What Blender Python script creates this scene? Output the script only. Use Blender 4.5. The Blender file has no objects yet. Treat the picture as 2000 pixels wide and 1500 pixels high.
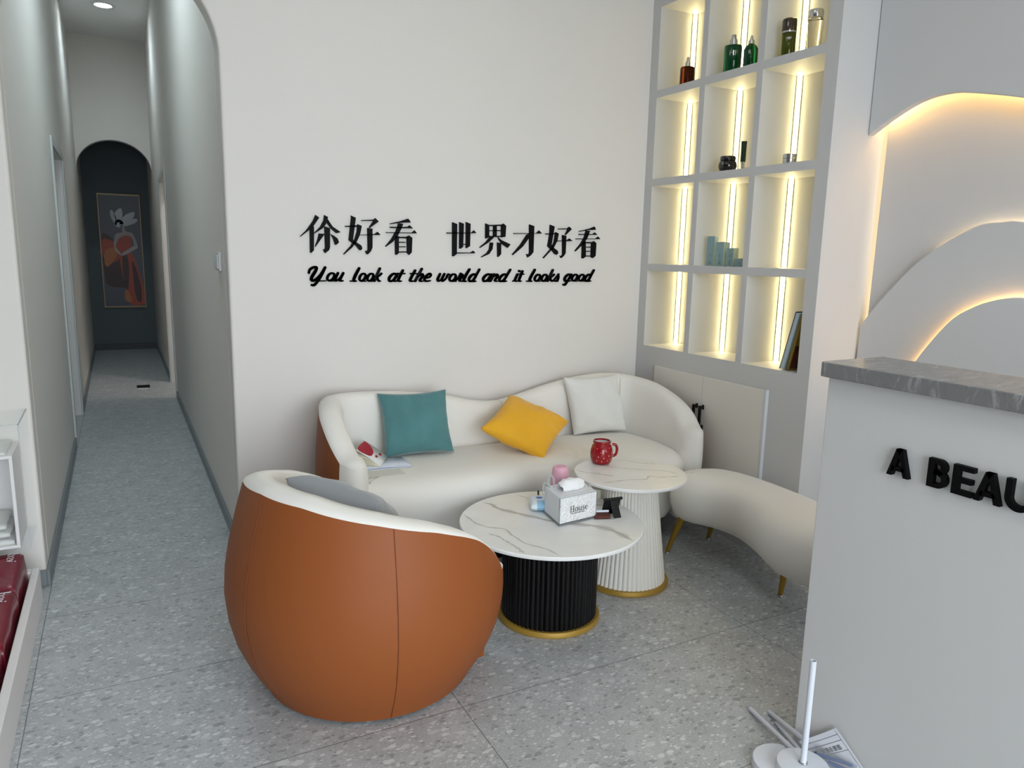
import bpy, bmesh, math, random
from mathutils import Vector, Matrix, noise, geometry

random.seed(7)
scene = bpy.context.scene
COL = scene.collection

# ------------------------------------------------------------------ camera
CAM_H = 1.41
cam_data = bpy.data.cameras.new('camera')
cam_data.sensor_width = 36.0
cam_data.lens = 1438.165 / 2000.0 * 36.0
cam_data.clip_start = 0.02
cam = bpy.data.objects.new('camera', cam_data)
COL.objects.link(cam)
_r = Vector((0.8838793, -0.46722161, 0.02147897))
_u = Vector((0.06325114, 0.16490606, 0.98427907))
_f = Vector((0.46341847, 0.86862532, -0.17530936))
cam.matrix_world = Matrix(((_r.x, _u.x, -_f.x, 0.0), (_r.y, _u.y, -_f.y, 0.0),
                           (_r.z, _u.z, -_f.z, CAM_H), (0, 0, 0, 1)))
scene.camera = cam

# ------------------------------------------------------------------ sky, daylight, exposure
world = bpy.data.worlds.new('world')
scene.world = world
world.use_nodes = True
_bg = world.node_tree.nodes['Background']
_bg.inputs['Color'].default_value = (0.86, 0.93, 1.0, 1)
_bg.inputs['Strength'].default_value = 8.0

def area_light(name, loc, rot, sx, sy, power, color, portal=False, spread=None):
    d = bpy.data.lights.new(name, 'AREA')
    d.shape = 'RECTANGLE'; d.size = sx; d.size_y = sy
    d.energy = power; d.color = color
    if spread: d.spread = math.radians(spread)
    if portal: d.cycles.is_portal = True
    o = bpy.data.objects.new(name, d); COL.objects.link(o)
    o.location = loc; o.rotation_euler = rot
    return o

# the open shop front behind the camera lets the sky in
area_light('shop_front_daylight_portal', (0.75, -2.55, 1.4), (math.radians(90), 0, 0), 3.7, 2.8, 1, (1, 1, 1), portal=True)
# weak fill lamps added below the ceiling, without any fixture
for _n, _x, _y, _p in (('ceiling_fill_light', 0.6, 0.2, 10), ('ceiling_fill_light', 0.9, 2.0, 4)):
    area_light(_n, (_x, _y, 3.285), (0, 0, 0), 0.6, 0.6, _p, (0.95, 0.98, 1.0))
area_light('hallway_panel_light', (0.04, 4.9, 3.66), (0, 0, 0), 0.3, 0.6, 17, (0.72, 0.90, 1.0))

scene.view_settings.view_transform = 'Standard'
scene.view_settings.look = 'None'
scene.view_settings.exposure = 0.0
scene.view_settings.gamma = 1.0
scene.view_settings.use_curve_mapping = False
try:
    scene.cycles.use_denoising = True
    scene.cycles.max_bounces = 10
    scene.cycles.diffuse_bounces = 5
    scene.cycles.transparent_max_bounces = 12
    scene.cycles.sample_clamp_indirect = 6.0
except Exception:
    pass

# ------------------------------------------------------------------ measures of the room (metres)
XL, XR = -0.342, 0.4255        # hallway walls
YB = 3.448                     # slogan wall
YE = 11.286                    # hallway end
XS = 2.661                     # front of the display shelf
ROOF = 3.3

# ------------------------------------------------------------------ materials
def lin(c):
    return tuple(((v / 255.0) / 12.92 if v / 255.0 <= 0.04045 else ((v / 255.0 + 0.055) / 1.055) ** 2.4) for v in c)

def mat(name, rgb, rough=0.6, metal=0.0, bump=0.0, bscale=60.0, spec=0.5, emit=None, estr=0.0,
        trans=0.0, ior=1.45, sheen=0.0, var=0.0, vscale=4.0, coat=0.0, alpha=None):
    m = bpy.data.materials.new(name)
    m.use_nodes = True
    nt = m.node_tree; b = nt.nodes['Principled BSDF']
    col = lin(rgb) + (1,)
    b.inputs['Base Color'].default_value = col
    b.inputs['Roughness'].default_value = rough
    b.inputs['Metallic'].default_value = metal
    b.inputs['Specular IOR Level'].default_value = spec
    b.inputs['IOR'].default_value = ior
    b.inputs['Transmission Weight'].default_value = trans
    b.inputs['Sheen Weight'].default_value = sheen
    b.inputs['Coat Weight'].default_value = coat
    if alpha is not None: b.inputs['Alpha'].default_value = alpha
    if emit:
        b.inputs['Emission Color'].default_value = lin(emit) + (1,)
        b.inputs['Emission Strength'].default_value = estr
    tc = None
    if bump or var:
        tc = nt.nodes.new('ShaderNodeTexCoord')
    if bump:
        n = nt.nodes.new('ShaderNodeTexNoise'); n.inputs['Scale'].default_value = bscale; n.inputs['Detail'].default_value = 4
        nt.links.new(tc.outputs['Object'], n.inputs['Vector'])
        bp = nt.nodes.new('ShaderNodeBump'); bp.inputs['Strength'].default_value = bump; bp.inputs['Distance'].default_value = 0.01
        nt.links.new(n.outputs['Fac'], bp.inputs['Height'])
        nt.links.new(bp.outputs['Normal'], b.inputs['Normal'])
    if var:
        n = nt.nodes.new('ShaderNodeTexNoise'); n.inputs['Scale'].default_value = vscale; n.inputs['Detail'].default_value = 3
        nt.links.new(tc.outputs['Object'], n.inputs['Vector'])
        r = nt.nodes.new('ShaderNodeValToRGB')
        r.color_ramp.elements[0].position = 0.3; r.color_ramp.elements[1].position = 0.7
        r.color_ramp.elements[0].color = tuple(c * (1 - var) for c in col[:3]) + (1,)
        r.color_ramp.elements[1].color = tuple(min(1, c * (1 + var)) for c in col[:3]) + (1,)
        nt.links.new(n.outputs['Fac'], r.inputs['Fac'])
        nt.links.new(r.outputs['Color'], b.inputs['Base Color'])
    return m

def clear_mat(name, tint=(250, 252, 252), opacity=0.10, rough=0.05, gloss=True):
    """thin clear acrylic: mostly see-through with a faint body and a gloss"""
    m = bpy.data.materials.new(name); m.use_nodes = True
    nt = m.node_tree; nt.nodes.clear()
    out = nt.nodes.new('ShaderNodeOutputMaterial')
    tr = nt.nodes.new('ShaderNodeBsdfTransparent'); tr.inputs['Color'].default_value = lin(tint) + (1,)
    b = nt.nodes.new('ShaderNodeBsdfPrincipled'); b.inputs['Base Color'].default_value = lin((225, 228, 230)) + (1,)
    b.inputs['Roughness'].default_value = rough
    fr = nt.nodes.new('ShaderNodeFresnel'); fr.inputs['IOR'].default_value = 1.22
    ad = nt.nodes.new('ShaderNodeMath'); ad.operation = 'ADD'; ad.use_clamp = True; ad.inputs[1].default_value = opacity
    if gloss: nt.links.new(fr.outputs[0], ad.inputs[0])
    else: ad.inputs[0].default_value = 0.0
    mx = nt.nodes.new('ShaderNodeMixShader')
    nt.links.new(ad.outputs[0], mx.inputs[0]); nt.links.new(tr.outputs[0], mx.inputs[1]); nt.links.new(b.outputs[0], mx.inputs[2])
    nt.links.new(mx.outputs[0], out.inputs['Surface'])
    return m

def terrazzo():
    m = bpy.data.materials.new('terrazzo_tile'); m.use_nodes = True
    nt = m.node_tree; b = nt.nodes['Principled BSDF']; N = nt.nodes.new; K = nt.links.new
    tc = N('ShaderNodeTexCoord')
    def val(op, a, bb=None):
        n = N('ShaderNodeMath'); n.operation = op
        if isinstance(a, (int, float)): n.inputs[0].default_value = a
        else: K(a, n.inputs[0])
        if bb is not None:
            if isinstance(bb, (int, float)): n.inputs[1].default_value = bb
            else: K(bb, n.inputs[1])
        return n.outputs[0]
    base = N('ShaderNodeTexNoise'); base.inputs['Scale'].default_value = 9; base.inputs['Detail'].default_value = 6
    K(tc.outputs['Object'], base.inputs['Vector'])
    br = N('ShaderNodeValToRGB')
    br.color_ramp.elements[0].position = 0.3; br.color_ramp.elements[0].color = lin((168, 171, 172)) + (1,)
    br.color_ramp.elements[1].position = 0.7; br.color_ramp.elements[1].color = lin((184, 187, 188)) + (1,)
    K(base.outputs['Fac'], br.inputs['Fac'])
    cur = br.outputs['Color']
    def chips(scale, lo, hi, light, dark, stretch, amt, rz):
        nonlocal cur
        mp = N('ShaderNodeMapping'); mp.inputs['Scale'].default_value = (1.0, stretch, 1); mp.inputs['Rotation'].default_value = (0, 0, rz)
        K(tc.outputs['Object'], mp.inputs['Vector'])
        ns = N('ShaderNodeTexNoise'); ns.inputs['Scale'].default_value = scale * 1.6; ns.inputs['Detail'].default_value = 2
        K(mp.outputs[0], ns.inputs['Vector'])
        ma = N('ShaderNodeVectorMath'); ma.operation = 'MULTIPLY_ADD'
        K(ns.outputs['Color'], ma.inputs[0]); ma.inputs[1].default_value = (0.55 / scale,) * 3; K(mp.outputs[0], ma.inputs[2])
        v = N('ShaderNodeTexVoronoi'); v.voronoi_dimensions = '2D'; v.inputs['Scale'].default_value = scale
        K(ma.outputs[0], v.inputs['Vector'])
        sp = N('ShaderNodeSeparateColor'); K(v.outputs['Color'], sp.inputs[0])
        size = val('MULTIPLY_ADD', sp.outputs[0], hi - lo); size.node.inputs[2].default_value = lo
        inside = val('LESS_THAN', v.outputs['Distance'], size)
        shade = N('ShaderNodeValToRGB')
        shade.color_ramp.interpolation = 'CONSTANT'
        e = shade.color_ramp.elements
        e[0].position = 0; e[0].color = lin(dark) + (1,)
        e[1].position = 0.22; e[1].color = lin((152, 154, 154)) + (1,)
        x = e.new(0.42); x.color = lin((200, 203, 203)) + (1,)
        x = e.new(0.72); x.color = lin(light) + (1,)
        K(sp.outputs[1], shade.inputs['Fac'])
        fac = val('MULTIPLY', inside, amt)
        mx = N('ShaderNodeMix'); mx.data_type = 'RGBA'
        K(fac, mx.inputs[0]); K(cur, mx.inputs[6]); K(shade.outputs['Color'], mx.inputs[7])
        cur = mx.outputs[2]
    chips(120, -0.1, 0.34, (212, 215, 214), (136, 138, 139), 1.7, 0.7, 0.3)
    chips(50, -0.22, 0.40, (216, 219, 218), (134, 136, 137), 1.9, 0.8, 0.5)
    chips(20, -0.62, 0.36, (214, 217, 216), (142, 144, 145), 1.8, 0.8, 0.7)
    chips(31, -0.42, 0.38, (216, 219, 218), (140, 142, 143), 1.5, 0.75, 0.2)
    # joints of the 1.2 x 0.6 tiles
    sx = N('ShaderNodeSeparateXYZ'); K(tc.outputs['Object'], sx.inputs[0])
    def joint(sock, off, pitch, w):
        a = val('SUBTRACT', sock, off); a = val('DIVIDE', a, pitch)
        fr = val('FRACT', val('ADD', a, 50.0))
        return val('LESS_THAN', val('ABSOLUTE', val('SUBTRACT', val('FRACT', val('ADD', fr, 0.5)), 0.5)), w / pitch)
    j = val('MAXIMUM', joint(sx.outputs[0], -0.328, 1.2, 0.0016), joint(sx.outputs[1], 2.518, 0.6, 0.0016))
    mx = N('ShaderNodeMix'); mx.data_type = 'RGBA'
    K(val('MULTIPLY', j, 0.8), mx.inputs[0]); K(cur, mx.inputs[6]); mx.inputs[7].default_value = lin((92, 94, 96)) + (1,)
    K(mx.outputs[2], b.inputs['Base Color'])
    b.inputs['Roughness'].default_value = 0.42
    b.inputs['Specular IOR Level'].default_value = 0.4
    return m

def marble(name, base, vein, thin, rough, scale=2.2, amt=0.75, rot=0.6, width=0.03):
    m = bpy.data.materials.new(name); m.use_nodes = True
    nt = m.node_tree; b = nt.nodes['Principled BSDF']; N = nt.nodes.new; K = nt.links.new
    tc = N('ShaderNodeTexCoord')
    cur = None
    rgb = N('ShaderNodeRGB'); rgb.outputs[0].default_value = lin(base) + (1,); cur = rgb.outputs[0]
    for i, (sc, col, w, a, st) in enumerate(((scale, vein, width, amt, 3.2), (scale * 2.1, thin, width * 0.45, amt * 0.7, 2.0))):
        mp = N('ShaderNodeMapping'); mp.inputs['Rotation'].default_value = (0.2, 0.3, rot + 0.25 * i)
        mp.inputs['Scale'].default_value = (1, st, 1); mp.inputs['Location'].default_value = (3.1 * i, 1.7, 0.4)
        K(tc.outputs['Object'], mp.inputs['Vector'])
        n = N('ShaderNodeTexNoise'); n.inputs['Scale'].default_value = sc; n.inputs['Detail'].default_value = 7; n.inputs['Roughness'].default_value = 0.55
        n.inputs['Distortion'].default_value = 0.6
        K(mp.outputs[0], n.inputs['Vector'])
        s = N('ShaderNodeMath'); s.operation = 'SUBTRACT'; K(n.outputs['Fac'], s.inputs[0]); s.inputs[1].default_value = 0.5
        ab = N('ShaderNodeMath'); ab.operation = 'ABSOLUTE'; K(s.outputs[0], ab.inputs[0])
        mr = N('ShaderNodeMapRange'); mr.inputs['From Min'].default_value = 0; mr.inputs['From Max'].default_value = w
        mr.inputs['To Min'].default_value = a; mr.inputs['To Max'].default_value = 0
        K(ab.outputs[0], mr.inputs['Value'])
        # let veins fade in and out
        n2 = N('ShaderNodeTexNoise'); n2.inputs['Scale'].default_value = sc * 1.1; K(mp.outputs[0], n2.inputs['Vector'])
        r2 = N('ShaderNodeMapRange'); r2.inputs['From Min'].default_value = 0.42; r2.inputs['From Max'].default_value = 0.6
        K(n2.outputs['Fac'], r2.inputs['Value'])
        mu = N('ShaderNodeMath'); mu.operation = 'MULTIPLY'; K(mr.outputs[0], mu.inputs[0]); K(r2.outputs[0], mu.inputs[1])
        mx = N('ShaderNodeMix'); mx.data_type = 'RGBA'; K(mu.outputs[0], mx.inputs[0]); K(cur, mx.inputs[6]); mx.inputs[7].default_value = lin(col) + (1,)
        cur = mx.outputs[2]
    K(cur, b.inputs['Base Color']); b.inputs['Roughness'].default_value = rough
    return m

M = {}
M['wall'] = mat('white_wall_paint', (223, 219, 213), 0.75, bump=0.03, bscale=220)
M['ceil'] = mat('white_ceiling_paint', (225, 225, 223), 0.8)
M['floor'] = terrazzo()
M['skirt'] = mat('grey_skirting', (128, 134, 137), 0.45)
M['frame'] = mat('pale_door_frame', (196, 200, 198), 0.5)
M['doorleaf'] = mat('grey_door_leaf', (150, 158, 164), 0.5)
M['lacquer'] = mat('white_lacquer', (214, 214, 212), 0.5, bump=0.015, bscale=300)
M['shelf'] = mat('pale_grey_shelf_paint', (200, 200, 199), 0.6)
M['cabdoor'] = mat('warm_grey_cabinet_door', (222, 218, 209), 0.55)
M['edge'] = mat('pale_edge_band', (206, 208, 210), 0.4)
M['black'] = mat('black_satin', (10, 10, 11), 0.45)
M['letter'] = mat('black_acrylic_letter', (7, 7, 8), 0.6, spec=0.15)
M['blackmetal'] = mat('black_handle_metal', (18, 18, 19), 0.35, metal=0.4)
M['led'] = mat('warm_led_tape', (255, 240, 190), 0.6, emit=(255, 234, 172), estr=32.0)
M['ledbase'] = mat('led_channel', (190, 186, 160), 0.5)
M['cove'] = mat('amber_led_tape', (255, 220, 160), 0.6, emit=(255, 200, 122), estr=22.0)
M['covestrong'] = mat('bright_amber_led_tape', (255, 220, 160), 0.6, emit=(255, 200, 122), estr=55.0)
M['darkskirt'] = mat('dark_skirting', (62, 68, 72), 0.45)
M['coveweak'] = mat('dim_led_tape', (255, 240, 210), 0.6, emit=(255, 226, 178), estr=9.0)
M['darkwall'] = mat('dark_grey_wall_paint', (96, 104, 108), 0.75)
M['vein'] = mat('grey_brown_stone_vein', (176, 172, 164), 0.33)
M['veinfaint'] = mat('faint_stone_vein', (210, 208, 203), 0.33)
M['farwall'] = mat('taupe_low_bounce_wall', (128, 122, 118), 0.8)  # for unseen walls, toned dark to limit bounce light
M['pavement'] = mat('grey_pavement', (150, 148, 144), 0.8)
M['feature'] = mat('pale_grey_feature_paint', (206, 206, 206), 0.75, bump=0.03, bscale=220)
M['cream'] = mat('cream_upholstery', (232, 229, 222), 0.85, bump=0.10, bscale=500, sheen=0.15)
M['orange'] = mat('tan_orange_leather', (142, 78, 36), 0.55, bump=0.04, bscale=700, spec=0.35)
M['seam'] = mat('dark_seam_thread', (116, 60, 28), 0.7)
M['creamseam'] = mat('cream_seam', (200, 197, 190), 0.8)
M['dark'] = mat('dark_underside', (24, 24, 25), 0.8)
M['teal'] = mat('teal_velvet', (74, 124, 126), 0.8, sheen=0.5, bump=0.08, bscale=300, var=0.10, vscale=7)
M['yellow'] = mat('mustard_velvet', (232, 172, 34), 0.8, sheen=0.2, bump=0.08, bscale=300)
M['whitecush'] = mat('white_cushion_cloth', (226, 226, 221), 0.85, sheen=0.2, bump=0.1, bscale=300)
M['greycush'] = mat('grey_velvet', (140, 143, 146), 0.8, sheen=0.3, bump=0.08, bscale=300)
M['marble'] = mat('white_sintered_stone', (234, 234, 231), 0.33, var=0.03, vscale=9)
M['stone'] = marble('grey_veined_stone', (122, 122, 122), (186, 186, 184), (88, 88, 90), 0.22, scale=9, amt=0.5, rot=0.2, width=0.05)
M['blackribs'] = mat('black_fluted_base', (8, 7, 8), 0.36, spec=0.3)
M['whiteribs'] = mat('white_fluted_base', (226, 223, 214), 0.45)
M['brass'] = mat('brushed_gold', (166, 132, 54), 0.5, metal=0.3)
M['gold'] = mat('gold_leg', (168, 134, 52), 0.4, metal=0.6)
M['chrome'] = mat('chrome', (210, 212, 214), 0.15, metal=1.0)
M['red'] = mat('red_glazed_ceramic', (146, 10, 20), 0.18, coat=0.2)
M['whiteglaze'] = mat('white_glaze', (228, 228, 226), 0.2)
M['silverdot'] = mat('pale_speck', (230, 214, 206), 0.3)
M['pink'] = mat('pink_plastic', (226, 172, 190), 0.45)
M['cord'] = mat('black_cord', (25, 20, 22), 0.7)
M['paper'] = mat('white_paper', (226, 228, 234), 0.8)
M['palepaper'] = mat('cream_paper', (214, 213, 204), 0.8)
M['bluepaper'] = mat('pale_blue_paper', (208, 214, 226), 0.8)
M['creamcard'] = mat('cream_card', (226, 226, 206), 0.7)
M['page'] = mat('page_edges', (206, 202, 180), 0.8)
M['cover'] = mat('white_book_cover', (222, 222, 220), 0.5)
M['coverred'] = mat('red_cover_shape', (170, 26, 48), 0.5)
M['print'] = mat('black_print', (20, 20, 22), 0.7)
M['greyprint'] = mat('grey_print', (110, 112, 116), 0.7)
M['boxwhite'] = mat('white_tissue_box', (226, 228, 234), 0.4)
M['crystal'] = mat('clear_crystal_acrylic', (238, 238, 238), 0.12, bump=0.9, bscale=110, var=0.06, vscale=130, coat=0.5)
M['acrylic'] = clear_mat('clear_acrylic', tint=(254, 255, 255), opacity=0.035, gloss=False)
M['acryledge'] = clear_mat('acrylic_cut_edge', (246, 249, 249), opacity=0.16)
M['tissue'] = mat('white_tissue', (240, 240, 240), 0.9)
M['film'] = mat('white_wrapper_film', (222, 232, 240), 0.3, bump=0.3, bscale=40)
M['blue'] = mat('blue_print', (70, 120, 200), 0.5)
M['lightblue'] = mat('light_blue_print', (150, 196, 226), 0.5)
M['brown'] = mat('brown_snack', (92, 48, 34), 0.7, bump=0.6, bscale=120)
M['clearfilm'] = clear_mat('clear_film', opacity=0.22, rough=0.15)
M['burgundy'] = mat('burgundy_coated_bag', (120, 22, 42), 0.32, bump=0.1, bscale=12, coat=0.3)
M['whiteink'] = mat('white_ink', (235, 225, 228), 0.5)
M['tray'] = mat('white_plinth_board', (234, 230, 228), 0.5)
M['lampwhite'] = mat('white_powder_coat', (220, 224, 232), 0.4)
M['amberglass'] = mat('amber_glass', (66, 26, 6), 0.08, trans=0.4, ior=1.2)
M['greenglass'] = mat('green_glass', (10, 74, 38), 0.1, trans=0.35, ior=1.2, coat=0.4)
M['oliveglass'] = mat('olive_glass', (76, 84, 12), 0.1, trans=0.45, ior=1.2, coat=0.4)
M['olivecap'] = mat('dark_olive_cap', (50, 34, 6), 0.12, coat=0.6)
M['clearglass'] = mat('clear_bottle_glass', (238, 234, 214), 0.03, trans=0.95, ior=1.25)
M['silver'] = mat('silver_plastic', (200, 200, 198), 0.2, metal=0.9)
M['jarblack'] = mat('black_jar_glass', (10, 6, 8), 0.12, coat=0.6)
M['tubegreen'] = mat('dark_green_tube', (4, 36, 22), 0.3)
M['mintbox'] = mat('sage_blue_carton', (134, 160, 162), 0.6)
M['mintside'] = mat('pale_sage_carton', (200, 216, 200), 0.6)
M['bookteal'] = mat('pale_teal_book', (178, 196, 204), 0.6)
M['bookolive'] = mat('olive_book_cover', (140, 116, 48), 0.6)
M['bookbrown'] = mat('brown_book_picture', (84, 38, 16), 0.6)
M['navy'] = mat('navy_book_board', (22, 30, 46), 0.6)
M['drain'] = mat('dark_drain_grate', (22, 18, 12), 0.4, metal=0.6)
M['switch'] = mat('white_switch', (216, 218, 220), 0.4)
M['artback'] = mat('slate_art_ground', (44, 52, 68), 0.35)
M['artskin'] = mat('pale_art_skin', (170, 160, 158), 0.4)
M['artpetal'] = mat('white_art_petal', (200, 206, 212), 0.4)
M['artdress'] = mat('orange_art_dress', (168, 58, 22), 0.4)
M['artdark'] = mat('dark_red_art_dress', (52, 14, 14), 0.4)
M['artgold'] = mat('amber_art_dress', (180, 104, 40), 0.4)
M['goldframe'] = mat('thin_gold_frame', (112, 96, 72), 0.35, metal=0.6)
M['lampdisc'] = mat('lit_downlight_diffuser', (255, 255, 255), 0.5, emit=(236, 248, 255), estr=60.0)

# ------------------------------------------------------------------ mesh helpers
class MB:
    def __init__(s):
        s.v = []; s.f = []; s.m = []
    def add(s, vs, fs, mi=0):
        o = len(s.v); s.v += [tuple(v) for v in vs]
        s.f += [tuple(i + o for i in f) for f in fs]; s.m += [mi] * len(fs)
        return s
    def box(s, x0, x1, y0, y1, z0, z1, mi=0):
        v = [(x0, y0, z0), (x1, y0, z0), (x1, y1, z0), (x0, y1, z0), (x0, y0, z1), (x1, y0, z1), (x1, y1, z1), (x0, y1, z1)]
        return s.add(v, [(0, 3, 2, 1), (4, 5, 6, 7), (0, 1, 5, 4), (1, 2, 6, 5), (2, 3, 7, 6), (3, 0, 4, 7)], mi)
    def obox(s, o, a, b, c, mi=0):
        """box from corner o with edge vectors a, b, c"""
        o, a, b, c = map(Vector, (o, a, b, c))
        v = [o, o + a, o + a + b, o + b, o + c, o + a + c, o + a + b + c, o + b + c]
        return s.add(v, [(0, 3, 2, 1), (4, 5, 6, 7), (0, 1, 5, 4), (1, 2, 6, 5), (2, 3, 7, 6), (3, 0, 4, 7)], mi)
    def prism(s, poly, axis, a, b, mi=0):
        """closed polygon pushed along an axis; the polygon gives the other two coordinates in order"""
        n = len(poly)
        def P(p, t):
            return (t, p[0], p[1]) if axis == 'x' else (p[0], t, p[1]) if axis == 'y' else (p[0], p[1], t)
        v = [P(p, a) for p in poly] + [P(p, b) for p in poly]
        f = [tuple(range(n)), tuple(range(2 * n - 1, n - 1, -1))]
        f += [(i, n + i, n + (i + 1) % n, (i + 1) % n) for i in range(n)]
        return s.add(v, f, mi)
    def lathe(s, prof, n=48, c=(0, 0, 0), mi=0, cap=True):
        v = []; f = []
        for r, z in prof:
            for i in range(n):
                t = 2 * math.pi * i / n
                v.append((c[0] + r * math.cos(t), c[1] + r * math.sin(t), c[2] + z))
        k = len(prof)
        for j in range(k - 1):
            for i in range(n):
                f.append((j * n + i, j * n + (i + 1) % n, (j + 1) * n + (i + 1) % n, (j + 1) * n + i))
        if cap:
            f.append(tuple(range(n - 1, -1, -1))); f.append(tuple((k - 1) * n + i for i in range(n)))
        return s.add(v, f, mi)
    def tube(s, pts, r, n=10, mi=0, cap=True, closed=False):
        pts = [Vector(p) for p in pts]; k = len(pts)
        rr = r if isinstance(r, (list, tuple)) else [r] * k
        v = []; f = []
        ref = None
        for j in range(k):
            if closed: d = pts[(j + 1) % k] - pts[j - 1]
            else: d = pts[min(j + 1, k - 1)] - pts[max(j - 1, 0)]
            d.normalize()
            if ref is None:
                ref = Vector((0, 0, 1)) if abs(d.z) < 0.9 else Vector((1, 0, 0))
            e1 = d.cross(ref).normalized(); e2 = e1.cross(d).normalized(); ref = e2
            for i in range(n):
                t = 2 * math.pi * i / n
                v.append(pts[j] + e1 * (rr[j] * math.cos(t)) + e2 * (rr[j] * math.sin(t)))
        for j in range(k if closed else k - 1):
            a = j * n; b = ((j + 1) % k) * n
            for i in range(n):
                f.append((a + i, a + (i + 1) % n, b + (i + 1) % n, b + i))
        if cap and not closed:
            f.append(tuple(range(n - 1, -1, -1))); f.append(tuple((k - 1) * n + i for i in range(n)))
        return s.add(v, f, mi)
    def rings(s, rings, cap0=True, cap1=True, closed=True, mi=0):
        n = len(rings[0]); v = [p for r in rings for p in r]; f = []
        for j in range(len(rings) - 1):
            for i in range(n if closed else n - 1):
                f.append((j * n + i, j * n + (i + 1) % n, (j + 1) * n + (i + 1) % n, (j + 1) * n + i))
        if cap0: f.append(tuple(range(n - 1, -1, -1)))
        if cap1: f.append(tuple((len(rings) - 1) * n + i for i in range(n)))
        return s.add(v, f, mi)
    def build(s, name, mats, parent=None, smooth=False, bevel=0.0, origin=None, seg=2, angle=40, recalc=True, subsurf=0):
        me = bpy.data.meshes.new(name)
        o0 = Vector(origin) if origin else Vector((0, 0, 0))
        me.from_pydata([tuple(Vector(v) - o0) for v in s.v], [], s.f)
        if not isinstance(mats, (list, tuple)): mats = [mats]
        for m in mats: me.materials.append(M[m])
        for p, mi in zip(me.polygons, s.m): p.material_index = mi
        me.update()
        if recalc:
            bm = bmesh.new(); bm.from_mesh(me); bmesh.ops.recalc_face_normals(bm, faces=bm.faces); bm.to_mesh(me); bm.free()
        if smooth:
            for p in me.polygons: p.use_smooth = True
            if smooth != 'all':
                try: me.set_sharp_from_angle(angle=math.radians(angle))
                except Exception: pass
        ob = bpy.data.objects.new(name, me); COL.objects.link(ob)
        ob.location = o0
        if parent is not None:
            ob.parent = parent
            ob.location = o0 - Vector(parent.get('_o', (0, 0, 0)))
        if bevel:
            md = ob.modifiers.new('bevel', 'BEVEL'); md.width = bevel; md.segments = seg; md.limit_method = 'ANGLE'; md.angle_limit = math.radians(35)
        if subsurf:
            md = ob.modifiers.new('subd', 'SUBSURF'); md.levels = subsurf; md.render_levels = subsurf
        return ob

ROOTS = []
def thing(name, label, cat, loc=(0, 0, 0), group=None):
    o = bpy.data.objects.new(name, None); COL.objects.link(o)
    o.empty_display_size = 0.1
    o.location = loc; o['_o'] = tuple(loc); o['label'] = label; o['category'] = cat
    if group: o['group'] = group
    ROOTS.append(o)
    return o
def tag(o, label, cat, group=None):
    o['label'] = label; o['category'] = cat
    if group: o['group'] = group
    return o
def struct(o):
    o['kind'] = 'structure'; return o

def catmull(pts, n=8, closed=False):
    P = [tuple(p) for p in pts]; k = len(P); out = []
    for i in range(k if closed else k - 1):
        if closed: a, b, c, d = P[i - 1], P[i], P[(i + 1) % k], P[(i + 2) % k]
        else: a, b, c, d = P[max(i - 1, 0)], P[i], P[i + 1], P[min(i + 2, k - 1)]
        for j in range(n):
            t = j / n
            out.append(tuple(0.5 * (2 * q1 + (q2 - q0) * t + (2 * q0 - 5 * q1 + 4 * q2 - q3) * t * t + (3 * q1 - q0 - 3 * q2 + q3) * t ** 3)
                             for q0, q1, q2, q3 in zip(a, b, c, d)))
    if not closed: out.append(P[-1])
    return out
def resample(pts, n, closed=False):
    P = [Vector(p) for p in pts]
    if closed: P.append(P[0].copy())
    L = [0]
    for a, b in zip(P, P[1:]): L.append(L[-1] + (b - a).length)
    out = []; m = n if closed else n - 1; k = 0
    for i in range(n):
        t = L[-1] * i / m
        while k < len(L) - 2 and L[k + 1] < t: k += 1
        u = (t - L[k]) / max(L[k + 1] - L[k], 1e-9)
        out.append(P[k].lerp(P[k + 1], u))
    return out
def interp(x, tab):
    if x <= tab[0][0]: return tab[0][1]
    for (a, b), (c, d) in zip(tab, tab[1:]):
        if x <= c: return b + (d - b) * (x - a) / (c - a)
    return tab[-1][1]
def smooth_interp(x, tab):
    # average over a small window so profiles have no corners
    w = (tab[-1][0] - tab[0][0]) * 0.04
    return sum(interp(x + w * k / 2, tab) for k in (-2, -1, 0, 1, 2)) / 5

# ------------------------------------------------------------------ flat raised writing
def stroke_mb(mb, pts, place, depth, mi=0, n=5, seg=10):
    """round brush stroke (u, v, radius) laid out by place(u, v, d) with d = 0 at the wall"""
    q = catmull(pts, n) if len(pts) > 2 else list(pts)
    for (x, y, r) in q:
        ring = [(x + r * math.cos(2 * math.pi * i / seg), y + r * math.sin(2 * math.pi * i / seg)) for i in range(seg)]
        v = [place(a, b, 0) for a, b in ring] + [place(a, b, depth) for a, b in ring]
        mb.add(v, [tuple(range(seg)), tuple(range(2 * seg - 1, seg - 1, -1))] + [(i, seg + i, seg + (i + 1) % seg, (i + 1) % seg) for i in range(seg)], mi)
    for (x0, y0, r0), (x1, y1, r1) in zip(q, q[1:]):
        dx, dy = x1 - x0, y1 - y0; l = math.hypot(dx, dy)
        if l < 1e-6: continue
        nx, ny = -dy / l, dx / l
        ring = [(x0 + nx * r0, y0 + ny * r0), (x0 - nx * r0, y0 - ny * r0), (x1 - nx * r1, y1 - ny * r1), (x1 + nx * r1, y1 + ny * r1)]
        v = [place(a, b, 0) for a, b in ring] + [place(a, b, depth) for a, b in ring]
        mb.add(v, [(0, 1, 2, 3), (7, 6, 5, 4), (0, 4, 5, 1), (1, 5, 6, 2), (2, 6, 7, 3), (3, 7, 4, 0)], mi)
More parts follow.
